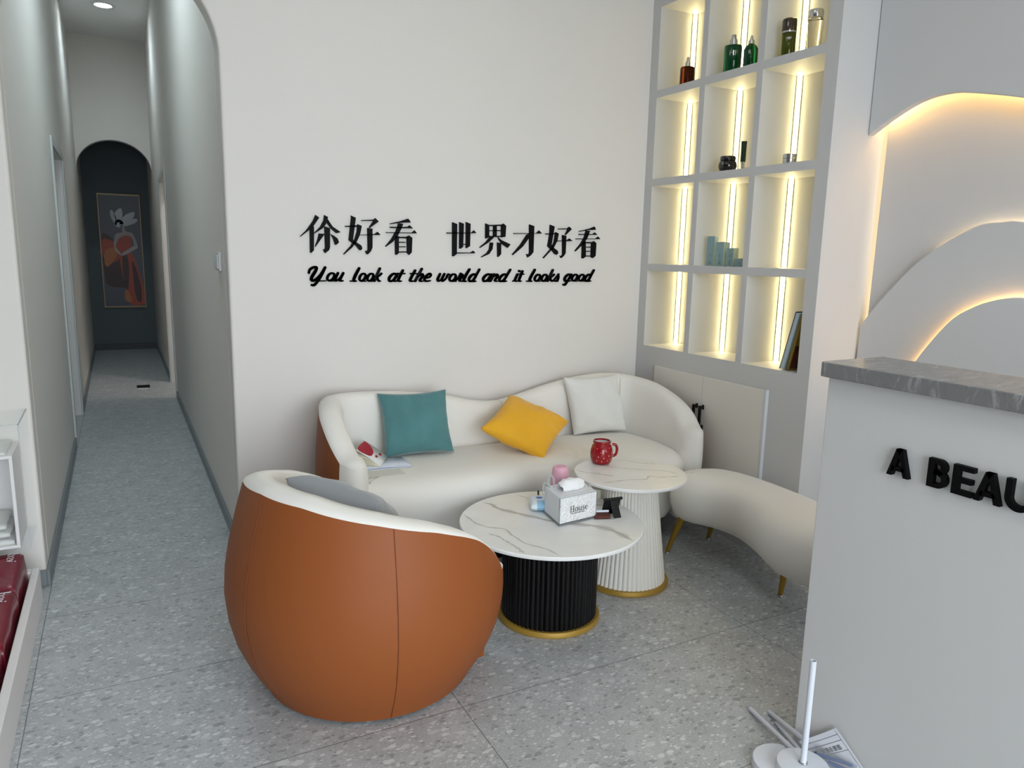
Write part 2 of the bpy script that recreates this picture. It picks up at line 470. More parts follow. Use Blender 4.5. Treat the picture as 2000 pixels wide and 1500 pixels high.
def poly_mb(mb, poly, place, d0, d1, mi=0):
    n = len(poly)
    v = [place(a, b, d0) for a, b in poly] + [place(a, b, d1) for a, b in poly]
    mb.add(v, [tuple(range(n)), tuple(range(2 * n - 1, n - 1, -1))] + [(i, n + i, n + (i + 1) % n, (i + 1) % n) for i in range(n)], mi)

LOOP = [(.62, .78, .12), (.42, .96, .12), (.2, .78, .15), (.1, .42, .16), (.2, .1, .14), (.4, .06, .12), (.58, .32, .13), (.66, .7, .14), (.6, .8, .12)]
GLYPH = {
 'o': (.76, [[(.40 + .27 * math.cos(t), .51 + .43 * math.sin(t), .105 + .035 * abs(math.cos(t))) for t in [i * math.pi / 8 for i in range(17)]], [(.38, .06, .1), (.84, .05, .08)]]),
 'l': (.52, [[(-.12, .05, .08), (.12, .06, .09)], [(.32, 1.55, .15), (.2, .9, .17), (.15, .3, .17), (.22, .08, .14), (.45, .06, .08)]]),
 'k': (.72, [[(.28, 1.55, .15), (.14, .1, .16)], [(.2, .5, .1), (.45, .68, .1), (.6, .95, .13)], [(.32, .5, .12), (.5, .14, .13), (.72, .06, .09)]]),
 'a': (.76, [LOOP, [(.68, .95, .13), (.58, .2, .15), (.66, .07, .12), (.84, .06, .08)]]),
 't': (.52, [[(.28, 1.35, .15), (.18, .3, .16), (.26, .08, .13), (.5, .06, .08)], [(.0, .97, .09), (.55, .97, .09)]]),
 'h': (.72, [[(.26, 1.55, .15), (.12, .08, .16)], [(.18, .55, .1), (.42, .92, .12), (.58, .75, .15), (.48, .2, .15), (.56, .07, .12), (.76, .06, .08)]]),
 'e': (.66, [[(.16, .42, .1), (.46, .56, .11), (.52, .84, .12), (.34, .98, .12), (.12, .6, .15), (.14, .2, .14), (.34, .06, .12), (.66, .12, .08)]]),
 'w': (1.0, [[(.1, .95, .14), (.06, .3, .15), (.2, .08, .12), (.4, .3, .1), (.5, .95, .14), (.44, .3, .14), (.58, .08, .12), (.8, .4, .11), (.86, .9, .13), (1.04, .84, .07)]]),
 'r': (.62, [[(-.08, .05, .08), (.14, .35, .09), (.26, 1.02, .13)], [(.26, .95, .1), (.48, .84, .14), (.38, .2, .15), (.48, .07, .1), (.66, .06, .08)]]),
 'd': (.78, [LOOP, [(.76, 1.55, .14), (.58, .2, .15), (.66, .07, .12), (.84, .06, .08)]]),
 'n': (.72, [[(.16, .95, .14), (.08, .08, .15)], [(.14, .55, .1), (.38, .92, .12), (.55, .75, .15), (.46, .2, .14), (.54, .07, .11), (.74, .06, .08)]]),
 'i': (.44, [[(-.1, .05, .08), (.05, .2, .08), (.2, .95, .14), (.12, .25, .15), (.22, .07, .12), (.46, .06, .08)], [(.3, 1.36, .16), (.31, 1.37, .16)]]),
 's': (.58, [[(-.08, .05, .08), (.12, .3, .09), (.38, 1.0, .12)], [(.38, .95, .11), (.5, .5, .15), (.46, .12, .14), (.26, .07, .11)], [(.4, .06, .09), (.6, .06, .07)]]),
 'g': (.78, [LOOP, [(.68, .95, .13), (.5, -.1, .14), (.36, -.46, .15), (.2, -.44, .12)], [(.48, -.06, .07), (.84, .08, .08)]]),
 'u': (.74, [[(.12, .95, .14), (.06, .25, .15), (.2, .08, .13), (.42, .35, .1), (.56, .95, .14)], [(.56, .95, .14), (.48, .2, .15), (.56, .07, .12), (.78, .06, .08)]]),
 'Y': (1.5, [[(.0, .95, .13), (-.02, 1.3, .14), (.16, 1.55, .14), (.44, 1.58, .15), (.48, 1.2, .17), (.36, .5, .18), (.42, .14, .16), (.66, .12, .14), (.98, .7, .14), (1.15, 1.58, .15)],
                   [(1.15, 1.58, .15), (1.06, .6, .16), (.92, -.1, .15), (.78, -.44, .14), (.58, -.42, .12)], [(.98, .05, .08), (1.6, .05, .07)]]),
}
def script_word(mb, word, x0, x1, z0, xh, place, depth):
    SL = .28
    pen = 0; S = []
    for ch in word:
        adv, st = GLYPH[ch]
        for s in st: S.append([(pen + x + SL * y, y, r) for x, y, r in s])
        pen += adv
    lo = min(x - r for s in S for x, y, r in s); hi = max(x + r for s in S for x, y, r in s)
    k = (x1 - x0) / (hi - lo)
    for s in S:
        stroke_mb(mb, [(x0 + (x - lo) * k, z0 + y * xh, r * xh * 1.0) for x, y, r in s], place, depth)
CHARS = {
 'ni': [
  [(0.807,1.56),(0.824,1.549),(0.795,1.508),(0.781,1.495),(0.739,1.462),(0.736,1.463),(0.762,1.488),(0.778,1.509),(0.796,1.535)],
  [(0.78,1.495),(0.787,1.506),(0.795,1.511),(0.799,1.507),(0.796,1.402),(0.784,1.39),(0.779,1.392)],
  [(0.847,1.561),(0.864,1.553),(0.854,1.522),(0.839,1.502),(0.8,1.477),(0.799,1.479),(0.828,1.509),(0.843,1.537)],
  [(0.859,1.547),(0.866,1.538),(0.884,1.511),(0.921,1.487),(0.901,1.482),(0.876,1.502),(0.858,1.527)],
  [(0.847,1.511),(0.872,1.503),(0.87,1.417),(0.865,1.404),(0.848,1.391),(0.843,1.395),(0.839,1.408),(0.845,1.406),(0.848,1.416)],
  [(0.821,1.478),(0.847,1.477),(0.803,1.417),(0.803,1.421),(0.815,1.454)],
  [(0.874,1.477),(0.891,1.469),(0.906,1.458),(0.912,1.44),(0.899,1.429),(0.894,1.43),(0.885,1.458)],
 ],
 'hao': [
  [(0.97,1.564),(0.993,1.555),(0.978,1.455),(0.984,1.449),(1.017,1.429),(1.022,1.416),(1.017,1.407),(1.009,1.407),(0.994,1.425),(0.958,1.452),(0.972,1.557)],
  [(1.001,1.526),(1.021,1.519),(1.012,1.48),(0.998,1.45),(0.974,1.419),(0.935,1.386),(0.932,1.388),(0.967,1.426),(0.986,1.457),(0.997,1.491)],
  [(0.941,1.516),(0.974,1.519),(1.001,1.521),(1.001,1.514),(0.974,1.513),(0.945,1.512)],
  [(1.019,1.545),(1.078,1.55),(1.087,1.557),(1.103,1.542),(1.058,1.51),(1.056,1.514),(1.078,1.544),(1.021,1.542)],
  [(1.048,1.51),(1.072,1.508),(1.071,1.421),(1.062,1.402),(1.048,1.388),(1.042,1.39),(1.036,1.405),(1.046,1.404),(1.049,1.413)],
  [(1.013,1.478),(1.083,1.483),(1.097,1.494),(1.112,1.48),(1.013,1.476)],
 ],
 'kan': [
  [(1.158,1.535),(1.211,1.548),(1.25,1.561),(1.263,1.544),(1.219,1.541),(1.159,1.532)],
  [(1.158,1.52),(1.199,1.52),(1.248,1.523),(1.257,1.53),(1.274,1.516),(1.162,1.514)],
  [(1.137,1.494),(1.269,1.496),(1.282,1.507),(1.294,1.493),(1.141,1.491)],
  [(1.201,1.538),(1.224,1.536),(1.215,1.513),(1.194,1.474),(1.17,1.448),(1.137,1.426),(1.135,1.428),(1.164,1.462),(1.188,1.501)],
  [(1.183,1.476),(1.202,1.478),(1.201,1.397),(1.19,1.388),(1.184,1.39)],
  [(1.242,1.476),(1.254,1.482),(1.27,1.471),(1.267,1.402),(1.254,1.389),(1.244,1.398)],
  [(1.198,1.474),(1.248,1.476),(1.248,1.468),(1.198,1.468)],
  [(1.2,1.451),(1.236,1.451),(1.236,1.447),(1.2,1.446)],
  [(1.2,1.429),(1.237,1.43),(1.237,1.426),(1.2,1.425)],
  [(1.198,1.405),(1.246,1.406),(1.246,1.401),(1.198,1.4)],
 ],
 'shi': [
  [(1.481,1.553),(1.506,1.545),(1.505,1.399),(1.488,1.386),(1.482,1.388)],
  [(1.45,1.502),(1.586,1.506),(1.599,1.517),(1.612,1.504),(1.452,1.497)],
  [(1.519,1.555),(1.542,1.548),(1.539,1.434),(1.526,1.425),(1.52,1.426)],
  [(1.555,1.557),(1.579,1.549),(1.577,1.439),(1.559,1.428),(1.556,1.43)],
  [(1.537,1.45),(1.558,1.449),(1.558,1.445),(1.537,1.445)],
  [(1.504,1.406),(1.582,1.407),(1.597,1.416),(1.608,1.404),(1.504,1.401)],
 ],
 'jie': [
  [(1.663,1.554),(1.683,1.547),(1.684,1.486),(1.667,1.479),(1.664,1.48)],
  [(1.753,1.549),(1.765,1.557),(1.78,1.546),(1.777,1.491),(1.754,1.487)],
  [(1.679,1.547),(1.756,1.552),(1.756,1.545),(1.679,1.541)],
  [(1.683,1.521),(1.753,1.524),(1.753,1.519),(1.683,1.517)],
  [(1.684,1.493),(1.755,1.495),(1.755,1.489),(1.684,1.487)],
  [(1.708,1.544),(1.726,1.545),(1.727,1.492),(1.708,1.491)],
  [(1.69,1.488),(1.713,1.487),(1.68,1.459),(1.635,1.432),(1.631,1.434),(1.666,1.461)],
  [(1.734,1.488),(1.753,1.474),(1.808,1.453),(1.792,1.435),(1.76,1.453),(1.741,1.475)],
  [(1.691,1.46),(1.708,1.459),(1.704,1.427),(1.686,1.402),(1.642,1.384),(1.641,1.386),(1.672,1.406),(1.686,1.425)],
  [(1.732,1.461),(1.753,1.459),(1.754,1.403),(1.74,1.388),(1.735,1.388)],
 ],
 'cai': [
  [(1.826,1.511),(1.963,1.515),(1.977,1.529),(1.994,1.514),(1.828,1.507)],
  [(1.918,1.558),(1.946,1.551),(1.945,1.417),(1.931,1.4),(1.912,1.388),(1.904,1.406),(1.919,1.404),(1.922,1.415)],
  [(1.919,1.512),(1.92,1.493),(1.881,1.444),(1.824,1.399),(1.819,1.401),(1.866,1.452),(1.904,1.505)],
 ],
 'haob': [
  [(2.044,1.561),(2.071,1.553),(2.055,1.456),(2.066,1.443),(2.094,1.427),(2.099,1.414),(2.09,1.405),(2.077,1.409),(2.061,1.426),(2.032,1.449),(2.043,1.516)],
  [(2.078,1.524),(2.098,1.517),(2.09,1.478),(2.071,1.444),(2.009,1.385),(2.005,1.387),(2.051,1.435),(2.07,1.469),(2.076,1.504)],
  [(2.017,1.515),(2.045,1.516),(2.078,1.519),(2.078,1.513),(2.045,1.511),(2.019,1.51)],
  [(2.094,1.543),(2.152,1.546),(2.164,1.555),(2.179,1.543),(2.143,1.511),(2.139,1.512),(2.155,1.541),(2.096,1.539)],
  [(2.122,1.51),(2.146,1.507),(2.145,1.415),(2.134,1.399),(2.119,1.388),(2.111,1.401),(2.124,1.399),(2.127,1.41)],
  [(2.09,1.48),(2.149,1.481),(2.167,1.493),(2.187,1.48),(2.093,1.476)],
 ],
 'kanb': [
  [(2.228,1.534),(2.297,1.55),(2.327,1.561),(2.336,1.545),(2.281,1.541),(2.23,1.531)],
  [(2.227,1.519),(2.32,1.521),(2.33,1.53),(2.347,1.518),(2.229,1.514)],
  [(2.209,1.494),(2.34,1.497),(2.353,1.508),(2.367,1.495),(2.21,1.49)],
  [(2.273,1.539),(2.298,1.538),(2.283,1.501),(2.263,1.472),(2.209,1.426),(2.205,1.428),(2.242,1.469),(2.262,1.501)],
  [(2.251,1.476),(2.272,1.48),(2.276,1.399),(2.26,1.388),(2.252,1.389)],
  [(2.311,1.475),(2.327,1.483),(2.342,1.472),(2.34,1.403),(2.323,1.391),(2.312,1.396)],
  [(2.271,1.477),(2.314,1.478),(2.314,1.471),(2.271,1.47)],
  [(2.273,1.452),(2.309,1.453),(2.31,1.448),(2.274,1.448)],
  [(2.274,1.43),(2.309,1.43),(2.309,1.426),(2.275,1.425)],
  [(2.274,1.404),(2.313,1.405),(2.314,1.4),(2.274,1.399)],
 ],
}
WORDS = {'You': (0.764, 0.938, 1.262), 'look': (0.959, 1.121, 1.261), 'at': (1.144, 1.237, 1.261), 'the': (1.251, 1.376, 1.261), 'world': (1.395, 1.641, 1.261), 'and': (1.646, 1.82, 1.2615), 'it': (1.824, 1.896, 1.262), 'looks': (1.906, 2.114, 1.262), 'good': (2.132, 2.343, 1.2635)}
# ================================================================== the room
FLOOR_X0, FLOOR_X1 = -1.9, 3.02
o = MB().box(-5.1, 4.2, -2.7, 11.6, -0.08, 0.0).build('floor', 'floor'); struct(o)
# slogan wall with the arched hallway opening
arch = [(XR + (XL - XR) * 0, 0)]
cx, rr = (XL + XR) / 2, (XR - XL) / 2
AR = [(cx + rr * math.cos(math.pi * i / 40), 2.19 + rr * math.sin(math.pi * i / 40)) for i in range(41)]
poly = [(-5.1, 0), (XL, 0)] + AR[::-1] + [(XR, 0), (3.02, 0), (3.02, 3.85), (-5.1, 3.85)]
o = MB().prism(poly, 'y', YB, YB + 0.12).build('wall_back', 'wall', bevel=0.012, seg=3); struct(o)
o = MB().box(-5.1, -5.0, -2.6, YB, 0, ROOF).build('wall_left', 'farwall'); struct(o)  # unseen, set far back so it bounces little light onto the shelf
o = MB().box(3.02, 3.12, -2.6, YB, 0, ROOF).build('wall_right', 'wall'); struct(o)
o = MB().box(-5.1, 3.12, -2.7, YB, ROOF, ROOF + 0.08).build('ceiling', 'ceil'); struct(o)
o = MB().box(-5.1, -1.1, -2.7, -2.6, 0, ROOF).build('wall_front', 'farwall'); struct(o)  # unseen, added to narrow the opening that lets daylight in
o = MB().box(-1.1, 3.12, -2.7, -2.6, 2.8, ROOF).build('wall_front_lintel', 'wall'); struct(o)
o = MB().box(-9, 12, -14, -2.7, -0.14, -0.06).build('floor_outside', 'pavement'); struct(o)
o = MB().box(2.6, 3.12, -2.7, -2.6, 0, 2.8).build('wall_front_right', 'wall'); struct(o)
# hallway
YA = 9.9
HALL = 3.68
def yz_wall(name, x0, x1, y0, y1, z1, hole):
    a, b, h = hole
    p = [(y0, 0), (a, 0), (a, h), (b, h), (b, 0), (y1, 0), (y1, z1), (y0, z1)]
    return struct(MB().prism(p, 'x', x0, x1).build(name, 'wall'))
yz_wall('wall_hall_left', XL - 0.13, XL, YB + 0.12, YE, HALL, (5.92, 6.98, 2.05))
yz_wall('wall_hall_right', XR, XR + 0.13, YB + 0.12, YE, HALL, (7.49, 8.36, 2.03))
o = MB().box(XL - 0.13, XR + 0.13, YE, YE + 0.1, 0, HALL).build('wall_hall_end', 'darkwall'); struct(o)
o = MB().box(XL - 0.13, XR + 0.13, YB + 0.12, YE + 0.1, HALL, HALL + 0.08).build('ceiling_hall', 'ceil'); struct(o)
AR2 = [(cx + rr * math.cos(math.pi * i / 32), 2.245 + rr * 0.88 * math.sin(math.pi * i / 32)) for i in range(33)]
o = MB().prism([(XL, 2.245)] + AR2[::-1][1:-1] + [(XR, 2.245), (XR, HALL), (XL, HALL)], 'y', YA, YA + 0.12).build('wall_hall_arch', 'wall'); struct(o)
# skirtings
def skirt(name, *b):
    return struct(MB().box(*b).build(name, 'skirt', bevel=0.003, seg=1))
skirt('baseboard_hall_left', XL, XL + 0.012, YB - 0.012, 5.86, 0, 0.07)
skirt('baseboard_hall_left_far', XL, XL + 0.012, 7.04, YE, 0, 0.07)
skirt('baseboard_hall_right', XR - 0.012, XR, YB - 0.012, 7.43, 0, 0.07)
skirt('baseboard_hall_right_far', XR - 0.012, XR, 8.42, YE, 0, 0.07)
struct(MB().box(XL + 0.012, XR - 0.012, YE - 0.012, YE, 0, 0.08).build('baseboard_hall_end', 'darkskirt', bevel=0.003, seg=1))
skirt('baseboard_back_left', -5.0, XL, YB - 0.012, YB, 0, 0.07)
skirt('baseboard_back_right', XR, XS, YB - 0.012, YB, 0, 0.07)
skirt('baseboard_left', -5.0, -4.988, -2.6, YB - 0.012, 0, 0.07)
skirt('baseboard_right', 3.008, 3.02, -2.6, 2.205, 0, 0.07)
# left hallway door: casing, jamb lining and a closed leaf set back in the wall
def casing(name, x0, x1, a, b, h, w=0.055):
    p = [(a - w, 0), (a, 0), (a, h), (b, h), (b, 0), (b + w, 0), (b + w, h + w), (a - w, h + w)]
    return struct(MB().prism(p, 'x', x0, x1).build(name, 'frame', bevel=0.004))
casing('trim_1', XL, XL + 0.014, 5.92, 6.98, 2.05)
casing('trim_2', XR - 0.014, XR, 7.49, 8.36, 2.03)
door = MB().box(XL - 0.125, XL - 0.085, 5.925, 6.975, 0.006, 2.045).build('door_1', 'doorleaf', bevel=0.003); struct(door)
h = MB().tube([(XL - 0.085, 6.05, 1.0), (XL - 0.045, 6.05, 1.0), (XL - 0.045, 6.16, 1.0)], 0.008).build('door_handle', 'chrome', parent=door, smooth=True)
# the side room whose open door throws light across the hallway floor
def hid(name, *b, m='wall'):
    return struct(MB().box(*b).build(name, m))
hid('wall_side_room_far', XR + 0.13, 2.6, 9.6, 9.7, 0, 3.4)
hid('wall_side_room_near', XR + 0.13, 2.6, 6.5, 6.6, 0, 3.4)
hid('wall_side_room_right', 2.6, 2.7, 6.5, 9.7, 0, 3.4)
hid('ceiling_side_room', XR + 0.13, 2.7, 6.5, 9.7, 3.4, 3.48, m='ceil')
d2 = MB().box(XR + 0.14, XR + 0.14 + 0.82, 8.40, 8.44, 0.006, 2.02).build('door_2', 'frame', bevel=0.003); struct(d2)
def point(name, loc, power, color, r):
    d = bpy.data.lights.new(name, 'POINT'); d.energy = power; d.color = color; d.shadow_soft_size = r
    o = bpy.data.objects.new(name, d); COL.objects.link(o); o.location = loc; return o
point('side_room_lamp_light', (1.2, 7.38, 3.3), 40, (1.0, 0.93, 0.88), 0.05)

# hallway downlight
dl = thing('downlight', 'round lit recessed downlight in the hallway ceiling', 'ceiling light', (0.035, 8.6, HALL))
MB().lathe([(0.075, -0.012), (0.105, -0.012), (0.11, 0.0), (0.075, 0.0)], 40, (0.035, 8.6, HALL), cap=False).build('trim_ring', 'lacquer', parent=dl, smooth=True)
MB().lathe([(0.078, -0.008), (0.078, -0.001)], 40, (0.035, 8.6, HALL)).build('diffuser', 'lampdisc', parent=dl)
d = bpy.data.lights.new('downlight_beam', 'SPOT'); d.energy = 22; d.color = (0.72, 0.90, 1.0); d.spot_size = math.radians(150); d.spot_blend = 0.9; d.shadow_soft_size = 0.07
lo = bpy.data.objects.new('downlight_beam', d); COL.objects.link(lo); lo.location = (0.035, 8.6, HALL - 0.03)

# light switch on the hallway wall
sw = thing('light_switch', 'white double rocker light switch on the right hallway wall', 'light switch', (XR, 3.75, 1.34))
MB().box(XR - 0.012, XR, 3.672, 3.832, 1.298, 1.384).build('plate', 'switch', parent=sw, bevel=0.003)
for y in (3.685, 3.757):
    MB().obox((XR - 0.012, y, 1.308), (0, 0.062, 0), (0, 0, 0.066), (-0.006, 0, 0)).build('rocker', 'switch', parent=sw, bevel=0.002)

# floor drain
dr = thing('floor_drain', 'small dark square drain set in the hallway floor', 'floor drain', (0.15, 8.19, 0))
MB().box(0.095, 0.215, 8.10, 8.28, 0, 0.003).build('drain_rim', 'chrome', parent=dr)
MB().box(0.103, 0.207, 8.112, 8.268, 0.003, 0.0045).build('drain_grate', 'drain', parent=dr)

# framed picture at the end of the hallway
pic = thing('framed_picture', 'tall framed picture of a flower-headed figure in an orange gown on the hallway end wall', 'picture', (0.066, YE, 0.57))
PX0, PX1, PZ0, PZ1 = -0.184, 0.316, 0.572, 2.062
fr = MB()
for b in ((PX0, PX1, PZ1 - 0.018, PZ1), (PX0, PX1, PZ0, PZ0 + 0.018), (PX0, PX0 + 0.010, PZ0 + 0.018, PZ1 - 0.018), (PX1 - 0.010, PX1, PZ0 + 0.018, PZ1 - 0.018)):
    fr.box(b[0], b[1], YE - 0.028, YE, b[2], b[3])
fr.build('frame', 'goldframe', parent=pic)
art = MB().box(PX0 + 0.010, PX1 - 0.010, YE - 0.02, YE - 0.001, PZ0 + 0.018, PZ1 - 0.018, 0)
def ap(u, v, d): return (PX0 + u * 0.5, YE - 0.02 - d, PZ1 - v * 1.49)
def artpoly(pts, d, mi):
    q = catmull(pts, 5, closed=True); poly_mb(art, q, ap, 0, d, mi)
# coordinates: fractions of the picture, v downwards
artpoly([(.05, .37), (.2, .36), (.36, .42), (.5, .5), (.55, .62), (.62, .8), (.4, .82), (.12, .80), (.05, .7)], .0006, 4)
artpoly([(.05, .40), (.3, .41), (.46, .47), (.42, .56), (.25, .60), (.05, .55)], .0009, 3)
artpoly([(.10, .50), (.28, .47), (.40, .51), (.20, .62), (.08, .62)], .0012, 5)
artpoly([(.44, .36), (.58, .37), (.70, .35), (.74, .42), (.72, .50), (.80, .58), (.95, .78), (.97, .96), (.62, .97), (.55, .85), (.48, .72), (.42, .56), (.40, .45)], .0015, 3)
artpoly([(.50, .55), (.60, .52), (.64, .66), (.58, .84), (.50, .76)], .0018, 4)
artpoly([(.72, .60), (.80, .64), (.90, .82), (.88, .95), (.76, .90)], .0018, 4)
artpoly([(.52, .84), (.60, .86), (.66, .95), (.50, .93)], .0020, 5)
artpoly([(.40, .345), (.53, .33), (.54, .29), (.60, .29), (.62, .32), (.78, .34), (.80, .38), (.66, .36), (.50, .372), (.40, .40)], .0021, 1)
artpoly([(.36, .36), (.43, .35), (.40, .42), (.36, .46), (.47, .52), (.46, .535), (.32, .47)], .0024, 1)
artpoly([(.74, .35), (.82, .37), (.88, .45), (.84, .475), (.54, .535), (.50, .515), (.76, .455), (.80, .44)], .0024, 1)
for pts in ([(.42, .27), (.34, .24), (.28, .17), (.32, .14), (.40, .19)], [(.45, .25), (.38, .18), (.48, .13), (.56, .13), (.56, .20)],
            [(.48, .26), (.60, .19), (.78, .155), (.86, .16), (.80, .21), (.62, .25)], [(.50, .28), (.66, .24), (.84, .21), (.92, .22), (.84, .25), (.64, .275)],
            [(.38, .24), (.48, .22), (.58, .25), (.50, .29), (.40, .28)]):
    artpoly(pts, .0027, 2)
art.build('print', ['artback', 'artskin', 'artpetal', 'artdress', 'artdark', 'artgold'], parent=pic)

# ================================================================== display shelf with cabinet
sh = thing('display_shelf', 'white built-in shelf wall with lit compartments above a two-door cabinet', 'shelf', (XS, 2.83, 0))
XB = 2.90
cellsY = [(3.04, 3.382), (2.657, 3.001), (2.278, 2.62)]
cellsZ = [(2.297, 2.722), (1.830, 2.258), (1.366, 1.791), (0.904, 1.328)]
YS0, YS1 = 2.21, YB
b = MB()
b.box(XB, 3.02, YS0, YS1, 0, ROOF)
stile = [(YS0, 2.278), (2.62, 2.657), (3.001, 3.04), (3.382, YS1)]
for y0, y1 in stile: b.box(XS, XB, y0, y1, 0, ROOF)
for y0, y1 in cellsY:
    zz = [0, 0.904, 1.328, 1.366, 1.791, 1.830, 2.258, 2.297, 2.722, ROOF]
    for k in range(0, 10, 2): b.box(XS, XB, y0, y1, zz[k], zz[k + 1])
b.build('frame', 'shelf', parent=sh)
for y0, y1 in cellsY:
    for z0, z1 in cellsZ:
        # 45 degree aluminium corner channel with the tape facing out of the corner
        w = 0.017
        MB().prism([(XB, y1), (XB, y1 - w - .003), (XB - .003, y1 - w - .003), (XB - .003, y1 - w + .001), (XB - w + .001, y1 - .003), (XB - w - .003, y1 - .003), (XB - w - .003, y1)], 'z', z0, z1).build('led_channel', 'ledbase', parent=sh)
        d45 = Vector((-.7071, -.7071, 0)) * .0012
        MB().obox(Vector((XB - .0035, y1 - w + .0005, z0 + .004)) + d45 * .3, Vector((-w + .0045, w - .0045, 0)), d45, (0, 0, z1 - z0 - 0.008)).build('led_strip', 'led', parent=sh)
for y0, y1, hy in ((2.858, 3.252, 2.885), (2.442, 2.856, 2.838)):
    oc = (XS, (y0 + y1) / 2, 0.45)
    dd = MB().box(XS - 0.018, XS, y0, y1, 0.10, 0.80).build('door', 'cabdoor', parent=sh, bevel=0.0015, seg=1, origin=oc)
    dd['_o'] = oc
    if y0 < 2.5:
        MB().box(XS - 0.0185, XS, 2.428, 2.442, 0.10, 0.803).build('edge_strip', 'edge', parent=dd)
    MB().box(XS - 0.022, XS - 0.018, hy - 0.008, hy + 0.008, 0.525, 0.548).box(XS - 0.022, XS - 0.018, hy - 0.008, hy + 0.008, 0.630, 0.655) \
        .box(XS - 0.044, XS - 0.020, hy - 0.006, hy + 0.006, 0.530, 0.545).box(XS - 0.044, XS - 0.020, hy - 0.006, hy + 0.006, 0.633, 0.650) \
        .box(XS - 0.046, XS - 0.036, hy - 0.0075, hy + 0.0075, 0.528, 0.652).build('handle', 'blackmetal', parent=dd, bevel=0.002)

# ================================================================== layered arch wall behind the desk
def yzplate(name, poly, x0, x1, m='feature', bevel=0.004):
    o = MB().prism(poly, 'x', x0, x1).build(name, m, bevel=bevel); return struct(o)
HEAD = catmull([(2.208, 1.938), (2.10, 1.998), (1.99, 2.043), (1.886, 2.056), (1.786, 2.043), (1.60, 1.995), (1.40, 1.93), (1.15, 1.90), (0.9, 1.94)], 8)
MID = catmull([(2.208, 1.118), (2.118, 1.242), (1.951, 1.423), (1.758, 1.545), (1.645, 1.565), (1.573, 1.562), (1.40, 1.51), (1.22, 1.37), (1.06, 1.17), (0.95, 0.95)], 8)
INN = catmull([(2.03, 0.70), (1.98, 0.86), (1.905, 1.005), (1.79, 1.171), (1.70, 1.24), (1.61, 1.276), (1.52, 1.288), (1.40, 1.27), (1.26, 1.19), (1.12, 1.05), (1.02, 0.9)], 8)
def shift(curve, x_old, x_new):
    # the same outline carried to a plate a little nearer, kept in proportion about eye height
    k = x_new / x_old
    return [(min(a * k, 2.208), CAM_H + (c - CAM_H) * k) for a, c in curve]
MID = shift(MID, 2.96, 2.945); INN = shift(INN, 2.93, 2.915)
t3 = yzplate('trim_3', [(2.208, ROOF)] + HEAD + [(0.9, ROOF)], 2.885, 2.920)
t4 = yzplate('trim_4', [(2.178, 2.7), (2.186, 1.8), (2.190, 1.0), (0.5, 1.0), (0.5, 2.7)], 2.980, 2.995)
t5 = yzplate('trim_5', MID + [(0.95, 0.0), (2.208, 0.0)], 2.945, 2.960)
t6 = yzplate('trim_6', INN + [(1.02, 0.0), (2.03, 0.0)], 2.915, 2.930)
# spacers that carry the plates off the wall, out of sight behind them
struct(MB().prism([(a, c - 0.10) for a, c in MID[6:-6]] + [(1.1, 0.0), (2.1, 0.0)], 'x', 2.960, 2.980).build('trim_7', 'wall'))
struct(MB().prism([(a, c - 0.10) for a, c in INN[6:-6]] + [(1.1, 0.0), (1.95, 0.0)], 'x', 2.930, 2.945).build('trim_8', 'wall'))
struct(MB().prism([(2.208, ROOF), (2.208, 2.15)] + [(a, c + 0.16) for a, c in HEAD[8:]] + [(0.9, ROOF)], 'x', 2.920, 2.980).build('trim_9', 'wall'))
struct(MB().prism([(2.08, 2.7), (2.08, 1.0), (0.5, 1.0), (0.5, 2.7)], 'x', 2.995, 3.02).build('trim_10', 'wall'))
def cove(parent, curve, x, dz, m='cove'):
    MB().tube([(x, a, c + dz) for a, c in curve], 0.004, 6).build('led_strip', m, parent=parent)
cove(t3, HEAD[1:], 2.955, 0.060, 'covestrong')
cove(t5, MID[18:-4], 2.970, -0.02, 'coveweak')
cove(t6, INN[8:-4], 2.938, -0.014)
MB().tube([(3.0135, 2.170, 2.5), (3.0135, 2.178, 1.8), (3.0135, 2.182, 1.01)], 0.003, 6).build('led_strip', 'coveweak', parent=t4)

# ================================================================== reception desk
XD, YD = 1.68, 1.331
dk = thing('reception_desk', 'pale grey reception desk with a grey veined stone counter', 'reception desk', (XD, 0.3, 0))
MB().box(XD, XD + 0.18, -0.9, YD, 0, 1.10).box(XD + 0.18, XD + 0.62, -0.9, YD - 0.02, 0, 0.02).box(XD + 0.18, XD + 0.62, YD - 0.04, YD - 0.02, 0.02, 0.72).build('body', 'lacquer', parent=dk, bevel=0.003)
MB().box(XD + 0.181, XD + 0.63, -0.9, YD - 0.015, 0.72, 0.75).build('worktop', 'lacquer', parent=dk, bevel=0.003)
MB().prism([(1.652, -0.9), (1.652, 1.325), (1.6555, 1.339), (1.668, 1.345), (1.915, 1.345), (1.915, -0.9)], 'z', 1.101, 1.141).build('countertop', 'stone', parent=dk, bevel=0.003)

